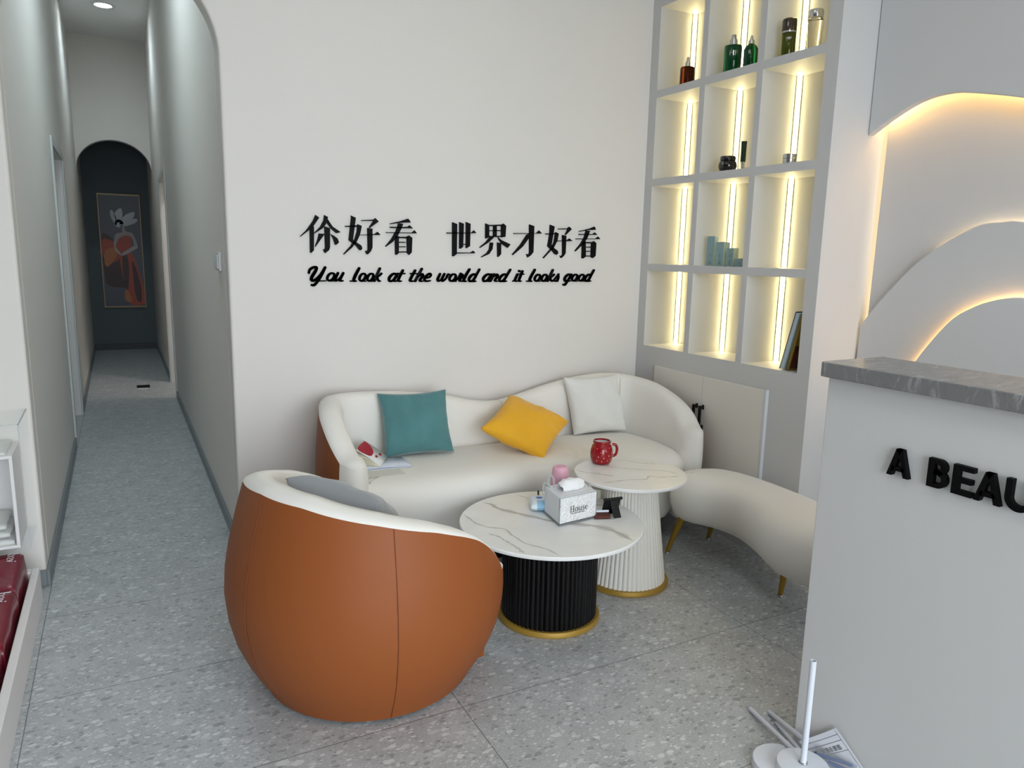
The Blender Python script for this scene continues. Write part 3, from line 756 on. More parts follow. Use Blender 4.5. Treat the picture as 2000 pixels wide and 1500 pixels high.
# raised black letters on the desk front
def pdesk(u, v, d): return (XD - d, u, v)
LZ0, LZ1 = 0.887, 0.956
DEP = 0.014
def half_ring(mb, yc, zc, ry, rz, w, a0, a1, place, dep, n=14):
    for i in range(n):
        s, e = a0 + (a1 - a0) * i / n, a0 + (a1 - a0) * (i + 1) / n
        q = [(yc - ry * math.cos(s), zc + rz * math.sin(s)), (yc - ry * math.cos(e), zc + rz * math.sin(e)),
             (yc - (ry - w) * math.cos(e), zc + (rz - w) * math.sin(e)), (yc - (ry - w) * math.cos(s), zc + (rz - w) * math.sin(s))]
        poly_mb(mb, q, place, 0, dep)
def letter_A(mb, yl, yr):
    c = (yl + yr) / 2; w = 0.0135
    poly_mb(mb, [(yl, LZ0), (yl - w, LZ0), (c - 0.001, LZ1 - 0.013), (c - 0.0085, LZ1), (c + 0.0085, LZ1)], pdesk, 0, DEP)
    poly_mb(mb, [(yr, LZ0), (yr + w, LZ0), (c + 0.001, LZ1 - 0.014), (c + 0.0085, LZ1), (c - 0.0085, LZ1)], pdesk, 0, DEP)
    poly_mb(mb, [(yl - 0.011, LZ0 + 0.0135), (yl - 0.014, LZ0 + 0.0245), (yr + 0.014, LZ0 + 0.0245), (yr + 0.011, LZ0 + 0.0135)], pdesk, 0, DEP)
def rect(mb, ya, yb, za, zb): poly_mb(mb, [(ya, za), (yb, za), (yb, zb), (ya, zb)], pdesk, 0, DEP)
def letter_B(mb, yl, yr):
    rect(mb, yl, yl - 0.0145, LZ0, LZ1)
    mid = LZ0 + 0.037; k = 0.0108
    for z0, z1, r in ((mid - 0.0054, LZ1, yr + 0.004), (LZ0, mid + 0.0054, yr)):
        rz = (z1 - z0) / 2; yc = r + rz
        rect(mb, yl - 0.015, yc, z1 - k, z1); rect(mb, yl - 0.015, yc, z0, z0 + k)
        half_ring(mb, yc, (z0 + z1) / 2, rz, rz, k + 0.002, -math.pi / 2, math.pi / 2, pdesk, DEP)
def letter_E(mb, yl, yr):
    rect(mb, yl, yl - 0.0145, LZ0, LZ1)
    for z in (LZ0, LZ0 + 0.0285, LZ1 - 0.0118): rect(mb, yl - 0.015, yr + (0.003 if z == LZ0 + 0.0285 else 0), z, z + 0.0118)
def letter_U(mb, yl, yr):
    w = 0.0135; rz = (yl - yr) / 2; zc = LZ0 + rz
    rect(mb, yl, yl - w, zc, LZ1); rect(mb, yr + w, yr, zc, LZ1)
    half_ring(mb, (yl + yr) / 2, zc, rz, rz, w, math.pi, 2 * math.pi, pdesk, DEP, 20)
for fn, ch, yl, yr, lab in ((letter_A, 'A', 1.126, 1.068, 'raised black letter A standing alone at the left of the desk lettering'),
                            (letter_B, 'B', 1.022, 0.975, 'raised black letter B on the reception desk front'),
                            (letter_E, 'E', 0.963, 0.916, 'raised black letter E on the reception desk front'),
                            (letter_A, 'A', 0.912, 0.854, 'raised black letter A between the E and the U on the desk front'),
                            (letter_U, 'U', 0.8475, 0.789, 'raised black letter U cut by the right edge of the photo')):
    mb = MB(); fn(mb, yl, yr)
    tag(mb.build('raised_letter', 'letter', origin=(XD, (yl + yr) / 2, LZ0)), lab, 'letter', 'raised letters on the desk front')

# ================================================================== slogan on the wall
def pwall(u, v, d): return (u, YB - d, v)
NAMES = {'ni': 'black raised Chinese character 你 starting the wall slogan',
 'hao': 'black raised Chinese character 好 second in the wall slogan, left of the gap',
 'kan': 'black raised Chinese character 看 third in the wall slogan, just left of the gap',
 'shi': 'black raised Chinese character 世 just right of the gap in the wall slogan',
 'jie': 'black raised Chinese character 界 on the wall above the sofa',
 'cai': 'black raised Chinese character 才 on the wall above the sofa',
 'haob': 'black raised Chinese character 好 second from the right end of the wall slogan',
 'kanb': 'black raised Chinese character 看 at the right end of the wall slogan'}
for k, sts in CHARS.items():
    mb = MB()
    for st in sts: poly_mb(mb, st, pwall, 0, 0.012)
    c = CHARS[k][0][0]
    tag(mb.build('raised_character', 'letter', origin=(c[0], YB, c[1])), NAMES[k], 'character', 'raised characters of the wall slogan')
for w, (a, c, z) in WORDS.items():
    mb = MB(); script_word(mb, w, a, c, z, 0.040, pwall, 0.012)
    tag(mb.build('raised_word', 'letter', origin=(a, YB, z)), 'black raised script word "%s" under the Chinese wall characters' % w, 'lettering', 'raised script words on the wall')

# ================================================================== upholstery shapes
def sweep_shell(root, path, hts, prof, th, zin, outer_m, lining_m, zbot=0.0, caps_cream=False, dome=0.022):
    """upright padded shell along a plan path: leather outside, cream over the rim and inside.
    path: points of the widest outside line, hts: rim height at each point, prof(z): how far the outside draws in at z"""
    P = [Vector((x, y)) for x, y in path]; n = len(P)
    R = []
    for i in range(n):
        t = (P[min(i + 1, n - 1)] - P[max(i - 1, 0)]).normalized()
        R.append((P[i], Vector((t.y, -t.x)), t, hts[i], 1.0))
    # rounded ends
    def caps(i, sgn):
        p, nn, t, h, _ = R[i]; out = []
        for a in (25, 45, 62, 76, 87):
            a = math.radians(a)
            out.append((p + t * sgn * th * 0.62 * math.sin(a), nn, t, h - th * 0.30 * (1 - math.cos(a)), max(math.cos(a), 0.03)))
        return out
    R = caps(0, -1)[::-1] + R + caps(n - 1, 1)
    outer, lining = [], []
    zo = [0.0, 0.02, 0.07, 0.15, 0.25, 0.36, 0.48, 0.60, 0.72, 0.83, 0.92, 1.0]
    for p, nn, t, h, k in R:
        mid = th / 2
        def off(o): # squeeze towards the middle of the wall at the rounded ends
            return mid + (o - mid) * k
        hr = h - dome; kd = dome / 0.022
        o = []
        for s in zo:
            z = zbot + (hr - zbot) * s
            q = p - nn * off(prof(z)); o.append((q.x, q.y, z))
        outer.append(o)
        pr = prof(hr)
        l = []
        for d, z in ((pr, hr), (pr + 0.004, hr + 0.009 * kd), (pr + 0.016, hr + 0.019 * kd), (pr + 0.034, h + 0.002), (th * 0.5 + pr * 0.5, h + 0.004), (th - 0.030 + pr * 0.3, h - 0.004), (th - 0.012, h - 0.022), (th, h - 0.055)):
            q = p - nn * off(d); l.append((q.x, q.y, z))
        z0 = h - 0.055
        for s in (0.25, 0.5, 0.75, 1.0):
            q = p - nn * off(th + 0.01 * s); l.append((q.x, q.y, z0 + (zin - z0) * s))
        lining.append(l)
    nc = 5 if caps_cream else 0
    a = MB(); a.rings(outer[nc:len(outer) - nc], False, False, closed=False)
    ob = a.build('outer_shell', outer_m, parent=root, smooth='all')
    b = MB(); b.rings(lining, False, False, closed=False)
    if caps_cream:
        b.rings(outer[:nc + 1], False, False, closed=False); b.rings(outer[-nc - 1:], False, False, closed=False)
    for e in (0, -1):                      # close the thin end
        ring = outer[e] + lining[e]; b.add(ring, [tuple(range(len(ring)))])
    ib = b.build('lining', lining_m, parent=root, smooth='all')
    return ob, ib
def inset_ring(pts, d, z):
    """outline drawn in by d, kept free of loops in tight bends"""
    n = len(pts); out = []; P = [Vector(p) for p in pts]
    for i in range(n):
        t = (P[(i + 1) % n] - P[i - 1]).normalized()
        q = P[i] - Vector((t.y, -t.x)) * d       # outward normal of a counter-clockwise outline
        if d > 0.02:
            for _ in range(12):
                b = min(P, key=lambda p: (p - q).length_squared)
                l = (q - b).length
                if l > d * 0.985 or l < 1e-6: break
                q = q + (q - b) / l * (d - l)
        out.append((q.x, q.y, z))
    return out
def pad(name, outline, layers, m, root, n=96, dome=0.0):
    pts = [tuple(v) for v in resample(catmull(outline, 8, closed=True), n, closed=True)]
    rings = [inset_ring(pts, d, z) for d, z in layers]
    mb = MB().rings(rings, cap0=True, cap1=False)
    top = rings[-1]
    V2, _, F2, _, _, _ = geometry.delaunay_2d_cdt([Vector((p[0], p[1])) for p in top], [(i, (i + 1) % len(top)) for i in range(len(top))], [], 1, 1e-5)
    mb.add([(v.x, v.y, top[0][2]) for v in V2], [tuple(f) for f in F2])
    ob = mb.build(name, m, parent=root, smooth='all', recalc=False)
    bm = bmesh.new(); bm.from_mesh(ob.data)
    bmesh.ops.remove_doubles(bm, verts=bm.verts, dist=0.0006); bmesh.ops.recalc_face_normals(bm, faces=bm.faces)
    bm.to_mesh(ob.data); bm.free()
    for p in ob.data.polygons: p.use_smooth = True
    return ob

# ================================================================== sofa
sofa = thing('sofa', 'long cream curved sofa with tan leather back against the slogan wall', 'sofa', (1.65, 3.1, 0))
raw = [(0.735, 2.85, .578), (0.712, 2.92, .632), (0.700, 3.02, .690), (0.708, 3.14, .733), (0.765, 3.31, .752), (0.92, 3.405, .748), (1.15, 3.425, .735), (1.40, 3.425, .700), (1.56, 3.422, .662), (1.69, 3.42, .648),
       (1.82, 3.422, .668), (1.98, 3.425, .708), (2.16, 3.425, .742), (2.32, 3.415, .757), (2.46, 3.37, .758), (2.555, 3.28, .748), (2.600, 3.14, .732), (2.605, 2.98, .694), (2.595, 2.85, .642), (2.568, 2.75, .57)]
pth = resample([Vector(v) for v in catmull(raw, 8)], 110)
sprof = lambda z: smooth_interp(z, [(0, .10), (.06, .075), (.15, .04), (.28, .01), (.40, 0), (.52, .004), (.64, .014), (.8, .03)])
so, sl = sweep_shell(sofa, [(v.x, v.y) for v in pth][::-1], [v.z for v in pth][::-1], sprof, 0.125, 0.10, 'orange', 'cream', zbot=0.085, caps_cream=True)
SEAT = [(0.80, 2.845), (0.92, 2.785), (1.15, 2.765), (1.45, 2.775), (1.75, 2.785), (2.0, 2.765), (2.2, 2.725), (2.36, 2.695), (2.46, 2.75), (2.50, 2.88), (2.50, 3.08), (2.45, 3.24), (2.33, 3.31),
        (2.0, 3.33), (1.6, 3.33), (1.2, 3.33), (0.95, 3.31), (0.84, 3.22), (0.79, 3.05)]
pad('seat', SEAT, [(.10, .09), (.075, .11), (.045, .16), (.02, .24), (.004, .32), (0.0, .36), (.006, .395), (.024, .425), (.055, .446), (.095, .456), (.14, .460)], 'cream', sofa, 140)
pad('base', SEAT, [(.15, 0.0), (.15, .10)], 'dark', sofa, 80)
for i0 in (0.505, 0.775):
    i = int(i0 * (len(pth) - 1)); p = pth[i]; t = (pth[i + 1] - pth[i - 1]); nn = Vector((t.y, -t.x, 0)).normalized()
    pts = []
    for d, z in ((.03, .0015), (.06, .0035), (.095, -.0025), (.113, -.022), (.1262, -.055), (.130, -.15), (.134, -.28)):
        q = Vector((p.x, p.y, 0)) + nn * d
        pts.append((q.x, q.y, p.z + z))
    MB().tube(pts, 0.0022, 6).build('seam', 'creamseam', parent=sofa, smooth=True)

# ================================================================== armchair
AC = (0.69, 2.29)
arm = thing('armchair', 'round tan leather tub armchair with cream inside, seen from behind', 'armchair', (AC[0], AC[1], 0))
HT = [(0, .716), (25, .706), (57, .664), (81, .622), (95, .584), (103, .556), (110, .516), (116, .472), (120, .430), (123, .385)]
BACK = 200
def hrim(f): return (interp(abs(f) - 2, HT) + interp(abs(f), HT) + interp(abs(f) + 2, HT)) / 3
cpath = []; chts = []
for i in range(121):
    f = -122 + 244 * i / 120; a = math.radians(BACK + f)
    cpath.append((AC[0] + 0.462 * math.cos(a), AC[1] + 0.462 * math.sin(a))); chts.append(hrim(f))
cprof = lambda z: smooth_interp(z, [(0, .125), (.03, .108), (.10, .062), (.20, .02), (.31, 0), (.42, .006), (.52, .026), (.62, .052), (.72, .082)])
sweep_shell(arm, cpath, chts, cprof, 0.165, 0.32, 'orange', 'cream', zbot=0.012, dome=0.015)
so_ = []
for i in range(40):
    a = 2 * math.pi * i / 40
    r = 0.335
    d = math.cos(a - math.radians(20))
    if d > 0: r += 0.02 * d
    so_.append((AC[0] + r * math.cos(a), AC[1] + r * math.sin(a)))
pad('seat', so_, [(.10, .02), (.06, .06), (.02, .15), (0, .26), (0, .33), (.008, .365), (.03, .392), (.07, .405), (.12, .41)], 'cream', arm, 80)
pad('base', so_, [(.16, 0.0), (.16, .05)], 'dark', arm, 60)
for f in (2, 63, -63):
    a = math.radians(BACK + f); pts = []
    h = hrim(f)
    for i in range(15):
        z = 0.015 + (h - 0.015 - 0.015) * i / 14; r = 0.462 - cprof(z) + 0.0004
        pts.append((AC[0] + r * math.cos(a), AC[1] + r * math.sin(a), z))
    MB().tube(pts, 0.0015, 6).build('seam', 'seam', parent=arm, smooth=True)

# ================================================================== bench
bench = thing('curved_bench', 'cream kidney-shaped bench on gold legs beside the cabinet doors', 'bench', (2.4, 2.2, 0))
BEN = [(2.225, 2.565), (2.235, 2.46), (2.285, 2.36), (2.295, 2.24), (2.245, 2.09), (2.185, 1.96), (2.165, 1.84), (2.195, 1.73), (2.28, 1.675), (2.39, 1.68), (2.49, 1.74), (2.565, 1.86), (2.60, 2.02), (2.615, 2.2), (2.615, 2.38), (2.595, 2.50), (2.53, 2.60), (2.42, 2.648), (2.30, 2.635)]
pad('cushion', BEN, [(.075, .185), (.045, .195), (.018, .225), (.003, .27), (0, .31), (.004, .345), (.018, .378), (.045, .402), (.085, .414), (.115, .417)], 'cream', bench, 120)
for (x0, y0), (x1, y1) in (((2.38, 2.00), (2.392, 2.03)), ((2.50, 2.55), (2.56, 2.648)), ((2.275, 2.535), (2.255, 2.60)), ((2.47, 1.84), (2.52, 1.79))):
    top = Vector((x0, y0, .20)); ft = Vector((x1, y1, .014))
    lg = MB().tube([top, top.lerp(ft, .5), ft], [.018, .0145, .010], 16).build('leg', 'gold', parent=bench, smooth=True, origin=top)
    lg['_o'] = tuple(top)
    MB().lathe([(.008, .012), (.012, .011), (.013, .004), (.010, 0)], 16, (x1, y1, 0)).build('foot', 'chrome', parent=lg, smooth=True)

# ================================================================== tables
def fluted(name, c, r0, r1, z0, z1, flutes, depth, m, root):
    n = flutes * 6; rings = []
    for j in range(9):
        s = j / 8; z = z0 + (z1 - z0) * s; r = r0 + (r1 - r0) * s; ring = []
        for i in range(n):
            t = 2 * math.pi * i / n
            ph = (i % 6) / 6
            w = abs(math.sin(math.pi * ph)) ** 0.6
            jit = 1 + 0.25 * math.sin(i // 6 * 2.3)
            rr_ = r - depth * (1 - w) * jit
            ring.append((c[0] + rr_ * math.cos(t), c[1] + rr_ * math.sin(t), z))
        rings.append(ring)
    return MB().rings(rings).build(name, m, parent=root, smooth=True, angle=60)
def veins(mb, c, z, vs):
    for k, (pts, wide, core) in enumerate(vs):
        q = resample([Vector((x, y, 0)) for x, y in catmull(pts, 8)], 60)
        for mi, w, dz in ((1, wide, .0002), (2, core, .0004)):
            prev = None
            for i, p in enumerate(q):
                s = i / 59
                t = q[min(i + 1, 59)] - q[max(i - 1, 0)]; nn = Vector((-t.y, t.x, 0)).normalized()
                a = p + nn * (.004 * noise.noise(Vector((s * 14, k, 1))) + .0025 * noise.noise(Vector((s * 40, k, 2))))
                ww = w * (.35 + .9 * abs(noise.noise(Vector((s * 7, k + 5, mi))))) * min(1, 12 * s + .1, 12 * (1 - s) + .1)
                l = a + nn * ww; r = a - nn * ww
                l = (c[0] + l.x, c[1] + l.y, z + dz); r = (c[0] + r.x, c[1] + r.y, z + dz)
                if prev: mb.add([prev[0], prev[1], r, l], [(0, 1, 2, 3)], mi)
                prev = (l, r)
VLOW = [([(-.155, .30), (-.13, .26), (-.128, .21), (-.0955, .145), (-.06, .084), (.0, -.01), (.06, -.07), (.1245, -.128), (.157, -.20), (.165, -.305)], .024, .009),
        ([(-.28, .20), (-.2785, .092), (-.2525, .034), (-.2075, -.005), (-.2095, -.071), (-.2, -.17), (-.1665, -.222), (-.145, -.31)], .008, .0022),
        ([(-.285, -.02), (-.262, -.062), (-.2555, -.119), (-.2485, -.184), (-.25, -.235)], .008, .002),
        ([(.02, .34), (.05, .26), (.11, .20), (.17, .12), (.26, .08), (.33, .0)], .007, .002)]
VTALL = [([(-.19, .135), (-.183, .086), (-.145, .044), (-.096, -.017)], .006, .0018), ([(-.06, .16), (-.026, .10), (.065, .017), (.154, -.047), (.171, -.112)], .007, .0018),
         ([(-.20, -.075), (-.166, -.079), (-.067, -.085), (.001, -.107), (.041, -.078), (.076, -.109), (.166, -.134)], .007, .0018), ([(.02, .2), (.09, .16), (.12, .11), (.19, .06)], .005, .0015)]
def table(name, label, c, ztop, rt, rb0, rb1, m, flutes, vs):
    t = thing(name, label, 'table', (c[0], c[1], 0))
    tm_ = MB(); veins(tm_, c, ztop, vs)
    tm_.lathe([(rt - .008, ztop - .016), (rt - .002, ztop - .014), (rt, ztop - .010), (rt, ztop - .003), (rt - .003, ztop)], 96, (c[0], c[1], 0))\
        .build('tabletop', ['marble', 'veinfaint', 'vein'], parent=t, smooth=True, origin=(c[0], c[1], ztop))
    fluted('pedestal', c, rb0, rb1, .022, ztop - .016, flutes, .0055, m, t)
    MB().lathe([(rb0 + .010, 0), (rb0 + .014, .004), (rb0 + .014, .018), (rb0 + .010, .023), (rb0 - .02, .023)], 72, (c[0], c[1], 0)).build('base_ring', 'brass', parent=t, smooth=True)
    return t
LT = (1.4275, 2.328); LTZ = 0.39
TT = (1.897, 2.455); TTZ = 0.49
table('coffee_table', 'low round marble-topped table on a black fluted drum', LT, LTZ, 0.356, 0.188, 0.188, 'blackribs', 60, VLOW)
table('side_table', 'taller round marble-topped table on a white fluted cone', TT, TTZ, 0.2415, 0.172, 0.115, 'whiteribs', 52, VTALL)

# ================================================================== cushions
def pillow(name, label, c, e1, e2, th, m, seed=0, wr=0.011, pinch=0.075, group=None, n=36):
    c, e1, e2 = Vector(c), Vector(e1), Vector(e2)
    nn = e1.cross(e2).normalized()
    V = []; F = []
    def pt(u, v, s):
        x = u * (1 - pinch * (1 - v * v) * abs(u) ** 1.5); y = v * (1 - pinch * (1 - u * u) * abs(v) ** 1.5)
        b = max(0, (1 - u * u) * (1 - v * v))
        h = th * 0.5 * b ** 0.38
        edge = (1 - b) ** 2
        w = noise.noise(Vector((u * 2.2 + seed, v * 2.2, s * 3.0))) * wr * 1.4
        # radiating creases from the edges and corners
        w += math.sin(14 * u + 4 * noise.noise(Vector((u * 3, v * 3, seed)))) * wr * 0.55 * abs(v) ** 3 * (b ** 0.3)
        w += math.sin(15 * v + 4 * noise.noise(Vector((v * 3, u * 3, seed + 5)))) * wr * 0.55 * abs(u) ** 3 * (b ** 0.3)
        z = s * h + (w * b ** 0.3) * s
        sag = noise.noise(Vector((u * .9 + seed * 2, v * .9, 1.5))) * 0.012
        return c + e1 * (x * .5) + e2 * (y * .5) + nn * (z + sag)
    k = n + 1
    for s in (1, -1):
        for j in range(k):
            for i in range(k):
                a = -1 + 2 * i / n; b_ = -1 + 2 * j / n
                a = math.sin(a * math.pi / 2) * .35 + a * .65; b_ = math.sin(b_ * math.pi / 2) * .35 + b_ * .65
                V.append(pt(a, b_, s))
    for s in (0, 1):
        for j in range(n):
            for i in range(n):
                q = (s * k * k + j * k + i, s * k * k + j * k + i + 1, s * k * k + (j + 1) * k + i + 1, s * k * k + (j + 1) * k + i)
                F.append(q if s == 0 else q[::-1])
    mb = MB().add(V, F)
    ob = mb.build(name, m, smooth='all', origin=c, recalc=False)
    bm = bmesh.new(); bm.from_mesh(ob.data); bmesh.ops.remove_doubles(bm, verts=bm.verts, dist=0.0004); bmesh.ops.recalc_face_normals(bm, faces=bm.faces); bm.to_mesh(ob.data); bm.free()
    for p in ob.data.polygons: p.use_smooth = True
    return tag(ob, label, 'cushion', group)
G = 'cushions on the seats'
pillow('cushion', 'teal velvet cushion at the left end of the sofa', (1.203, 3.215, .606), (.335, -.035, .004), (.00, .105, .288), .13, 'teal', 1, group=G)
pillow('cushion', 'mustard yellow cushion lying back on the middle of the sofa', (1.728, 3.085, .572), (.25, -.185, -.125), (.25, .185, .115), .13, 'yellow', 2, group=G)
pillow('cushion', 'white cushion upright at the right end of the sofa', (2.238, 3.232, .612), (.325, -.030, .002), (-.028, .085, .305), .12, 'whitecush', 3, group=G)
pillow('cushion', 'grey velvet cushion in the tub armchair', (.650, 2.30, .537), (.235, -.225, -.05), (-.21, -.20, .26), .15, 'greycush', 4, group=G)

def text_mesh(txt, size, depth, mb, place, mi=0):
    """writing in the built-in font, laid out through place(u, v, d), u to the right"""
    cu = bpy.data.curves.new('txt', 'FONT'); cu.body = txt; cu.size = size; cu.extrude = 0
    ob = bpy.data.objects.new('txt', cu); COL.objects.link(ob)
    me = bpy.data.meshes.new_from_object(ob.evaluated_get(bpy.context.evaluated_depsgraph_get()))
    vs = [place(v.co.x, v.co.y, depth) for v in me.vertices]
    mb.add(vs, [tuple(p.vertices) for p in me.polygons], mi)
    bpy.data.objects.remove(ob); bpy.data.curves.remove(cu); bpy.data.meshes.remove(me)
    return mb
def frame_place(o, ex, ey):
    o, ex, ey = Vector(o), Vector(ex).normalized(), Vector(ey).normalized(); n = ex.cross(ey)
    return lambda u, v, d: o + ex * u + ey * v + n * d

# ================================================================== things on the side table
mug = thing('mug', 'red glazed mug with pale specks on the taller marble table', 'mug', (1.862, 2.625, TTZ))
mc = (1.862, 2.625, TTZ)
MB().lathe([(.030, 0), (.037, .002), (.045, .012), (.0495, .03), (.0505, .048), (.048, .068), (.042, .084), (.0375, .090), (.0375, .094), (.040, .096), (.040, .104), (.0385, .106), (.0345, .105), (.0345, .09), (.043, .07), (.045, .04), (.035, .012), (.002, .010)], 48, mc, cap=False).build('body', 'red', parent=mug, smooth=True, angle=60)
MB().lathe([(.0348, .1045), (.0342, .09), (.0428, .07), (.0446, .04), (.034, .0135), (.001, .0125)], 40, mc, cap=False).build('glazed_inside', 'whiteglaze', parent=mug, smooth=True)
mr = Vector((0.88, -0.47, 0))
hp = [Vector(mc) + mr * a + Vector((0, 0, z)) for a, z in ((.046, .088), (.060, .087), (.068, .074), (.068, .056), (.062, .040), (.048, .034))]
MB().tube([Vector(v) for v in catmull([tuple(v) for v in hp], 5)], .0062, 10).build('handle', 'red', parent=mug, smooth=True)
dots = MB()
for k, (ang, z) in enumerate(((-150, .075), (-128, .060), (-100, .066), (-75, .078), (-140, .040), (-112, .035), (-85, .045), (-60, .055), (-150, .022), (-122, .020), (-92, .024), (-68, .026), (-40, .04))):
    a = math.radians(ang); r = interp(z, [(0, .037), (.012, .045), (.03, .0495), (.048, .0505), (.068, .048), (.084, .042)])
    n_ = Vector((math.cos(a), math.sin(a), 0)); c0 = Vector(mc) + n_ * r + Vector((0, 0, z)); tx = Vector((-n_.y, n_.x, 0))
    ring = [c0 + tx * (.0016 * math.cos(t)) + Vector((0, 0, .0028 * math.sin(t))) for t in [i * math.pi / 4 for i in range(8)]]
    dots.add(ring + [c0 + n_ * .0012], [(i, (i + 1) % 8, 8) for i in range(8)] + [tuple(range(7, -1, -1))])
dots.build('raised_specks', 'silverdot', parent=mug)

# ================================================================== things on the coffee table
Z = LTZ
# tissue box
BO = Vector((1.422, 2.262, Z)); BX = Vector((.178, .020, 0)); BY = Vector((.020, .140, 0)); BH = 0.112
tb = thing('tissue_box', 'white tissue box with clear crystal front reading House on the low table', 'tissue box', tuple(BO))
ux, uy = BX.normalized(), BY.normalized(); up = Vector((0, 0, 1))
MB().obox(BO + uy * .006 + up * .008, BX, BY, up * (BH - .008)).build('box_body', 'boxwhite', parent=tb, bevel=.003)
# rough front panel
pv = []; pf = []; nx_, nz_ = 40, 26
for j in range(nz_ + 1):
    for i in range(nx_ + 1):
        s, t_ = i / nx_, j / nz_
        e = min(s, 1 - s, t_, 1 - t_)
        d = .006 + (.003 * noise.noise(Vector((s * 26, t_ * 17, 2.0))) + .002 * noise.noise(Vector((s * 50, t_ * 33, 5.0)))) * min(1, e * 12)
        pv.append(BO + BX * (s * 1.0) + up * (.010 + t_ * (BH - .014)) - uy * d)
for j in range(nz_):
    for i in range(nx_):
        a = j * (nx_ + 1) + i; pf.append((a, a + 1, a + nx_ + 2, a + nx_ + 1))
nb = len(pv)
for i in range(nx_ + 1): pv.append(BO + BX * (i / nx_) + up * .010 + uy * .0055)
for i in range(nx_ + 1): pv.append(BO + BX * (i / nx_) + up * (BH - .004) + uy * .0055)
for i in range(nx_):
    pf.append((i, nb + i, nb + i + 1, i + 1)); q = nz_ * (nx_ + 1)
    pf.append((q + i, q + i + 1, nb + nx_ + 2 + i, nb + nx_ + 1 + i))
MB().add(pv, pf).build('crystal_front', 'crystal', parent=tb, smooth=False)
# clear rim and foot of the holder
MB().tube([BO + up * .012 - uy * .004, BO + up * (BH + .002) - uy * .004, BO + BX + up * (BH + .002) - uy * .004, BO + BX + up * .012 - uy * .004], .0035, 8).build('clear_rim', 'acryledge', parent=tb, smooth=True)
MB().obox(BO - uy * .010 - ux * .003, BX + ux * .006, BY + uy * .016, up * .008).build('clear_foot', 'acryledge', parent=tb, bevel=.002)
MB().tube([tuple(v) for v in catmull([tuple(BO + BY + up * z - ux * x + uy * y) for z, x, y in ((.06, .006, 0), (.10, .008, .004), (.128, .004, .0), (.122, -.012, -.004), (.104, -.006, -.01), (.08, .006, -.02))], 5)], .004, 8).build('clear_curl', 'acryledge', parent=tb, smooth=True)
MB().tube([tuple(v) for v in catmull([tuple(BO + BY * .5 + up * z - ux * x + uy * y) for z, x, y in ((.112, -.010, .05), (.135, -.006, .052), (.165, -.012, .05), (.150, -.026, .046), (.116, -.03, .04))], 5)], .004, 8).build('clear_curl', 'acryledge', parent=tb, smooth=True)
MB().tube([tuple(v) for v in catmull([tuple(BO + BX + BY * .35 + up * z + ux * x) for z, x in ((.03, .005), (.07, .008), (.104, .006), (.118, -.004), (.108, -.014))], 5)], .0035, 8).build('clear_curl', 'acryledge', parent=tb, smooth=True)
# lettering
pb = frame_place(BO - uy * .0105, ux, up)
lt_ = MB()
def serif(sts, u0, v0, k):
    for s in sts: stroke_mb(lt_, [(u0 + x * k, v0 + y * k, r * k * .72) for x, y, r in s], pb, .0006, n=4, seg=8)
RING = [(.5 + .42 * math.cos(t), .48 + .46 * math.sin(t), .055 + .05 * abs(math.cos(t))) for t in [i * math.pi / 8 for i in range(17)]]
SER = {
 'H': (1.45, [[(.25, 0, .09), (.25, 1.5, .09)], [(1.05, 0, .09), (1.05, 1.5, .09)], [(.25, .78, .045), (1.05, .78, .045)], [(.02, 0, .045), (.48, 0, .045)], [(.02, 1.5, .045), (.48, 1.5, .045)], [(.82, 0, .045), (1.28, 0, .045)], [(.82, 1.5, .045), (1.28, 1.5, .045)]]),
 'o': (1.12, [RING]),
 'u': (1.2, [[(.2, .95, .08), (.2, .25, .08), (.36, .03, .07), (.6, .06, .06), (.82, .3, .06)], [(.85, .95, .085), (.85, .02, .085)], [(.0, .95, .04), (.22, .95, .04)], [(.66, .95, .04), (.86, .95, .04)], [(.85, .02, .04), (1.06, .02, .04)]]),
 's': (.85, [[(.68, .72, .06), (.6, .92, .06), (.32, .94, .065), (.14, .74, .08), (.38, .5, .09), (.66, .28, .085), (.5, .04, .065), (.2, .05, .06), (.1, .28, .06)]]),
 'e': (1.0, [[(.12, .52, .045), (.82, .52, .045), (.78, .8, .06), (.48, .95, .06), (.18, .78, .08), (.1, .45, .09), (.24, .12, .085), (.52, .0, .06), (.84, .16, .05)]]),
}
uu = .048
for ch in 'House':
    adv, sts = SER[ch]; serif(sts, uu, .049, .0158); uu += adv * .0158
for k in range(22):                     # fine line of print too small to read
    if k % 6 != 4: poly_mb(lt_, [(.052 + .0031 * k, .0415), (.0544 + .0031 * k, .0415), (.0544 + .0031 * k, .0437), (.052 + .0031 * k, .0437)], pb, 0, .0004)
lt_.build('lettering', 'print', parent=tb)
# tissue puffing out of the slot
tv = []; tf = []; n1, n2 = 26, 16
tc_ = BO + BX * .50 + BY * .55 + up * BH
for j in range(n2 + 1):
    for i in range(n1 + 1):
        s = i / n1 * 2 - 1; t_ = j / n2
        ang = math.pi * t_
        hgt = .040 * math.sin(ang) ** .8 * (1 - .35 * s * s) + .006 * noise.noise(Vector((s * 3, t_ * 4, 1)))
        dep = -.036 * math.cos(ang) * (1 - .2 * abs(s)) + .008 * noise.noise(Vector((s * 2.5, t_ * 3, 7)))
        x = s * (.046 + .010 * math.sin(ang)) + .006 * noise.noise(Vector((t_ * 4, s, 3)))
        tv.append(tc_ + ux * (x + .012 * (1 - t_) * (s > 0)) + uy * dep + up * max(hgt, .0008))
for j in range(n2):
    for i in range(n1):
        a = j * (n1 + 1) + i; tf.append((a, a + 1, a + n1 + 2, a + n1 + 1))
to = MB().add(tv, tf).build('tissue', 'tissue', parent=tb, smooth='all')
md = to.modifiers.new('solid', 'SOLIDIFY'); md.thickness = .0008

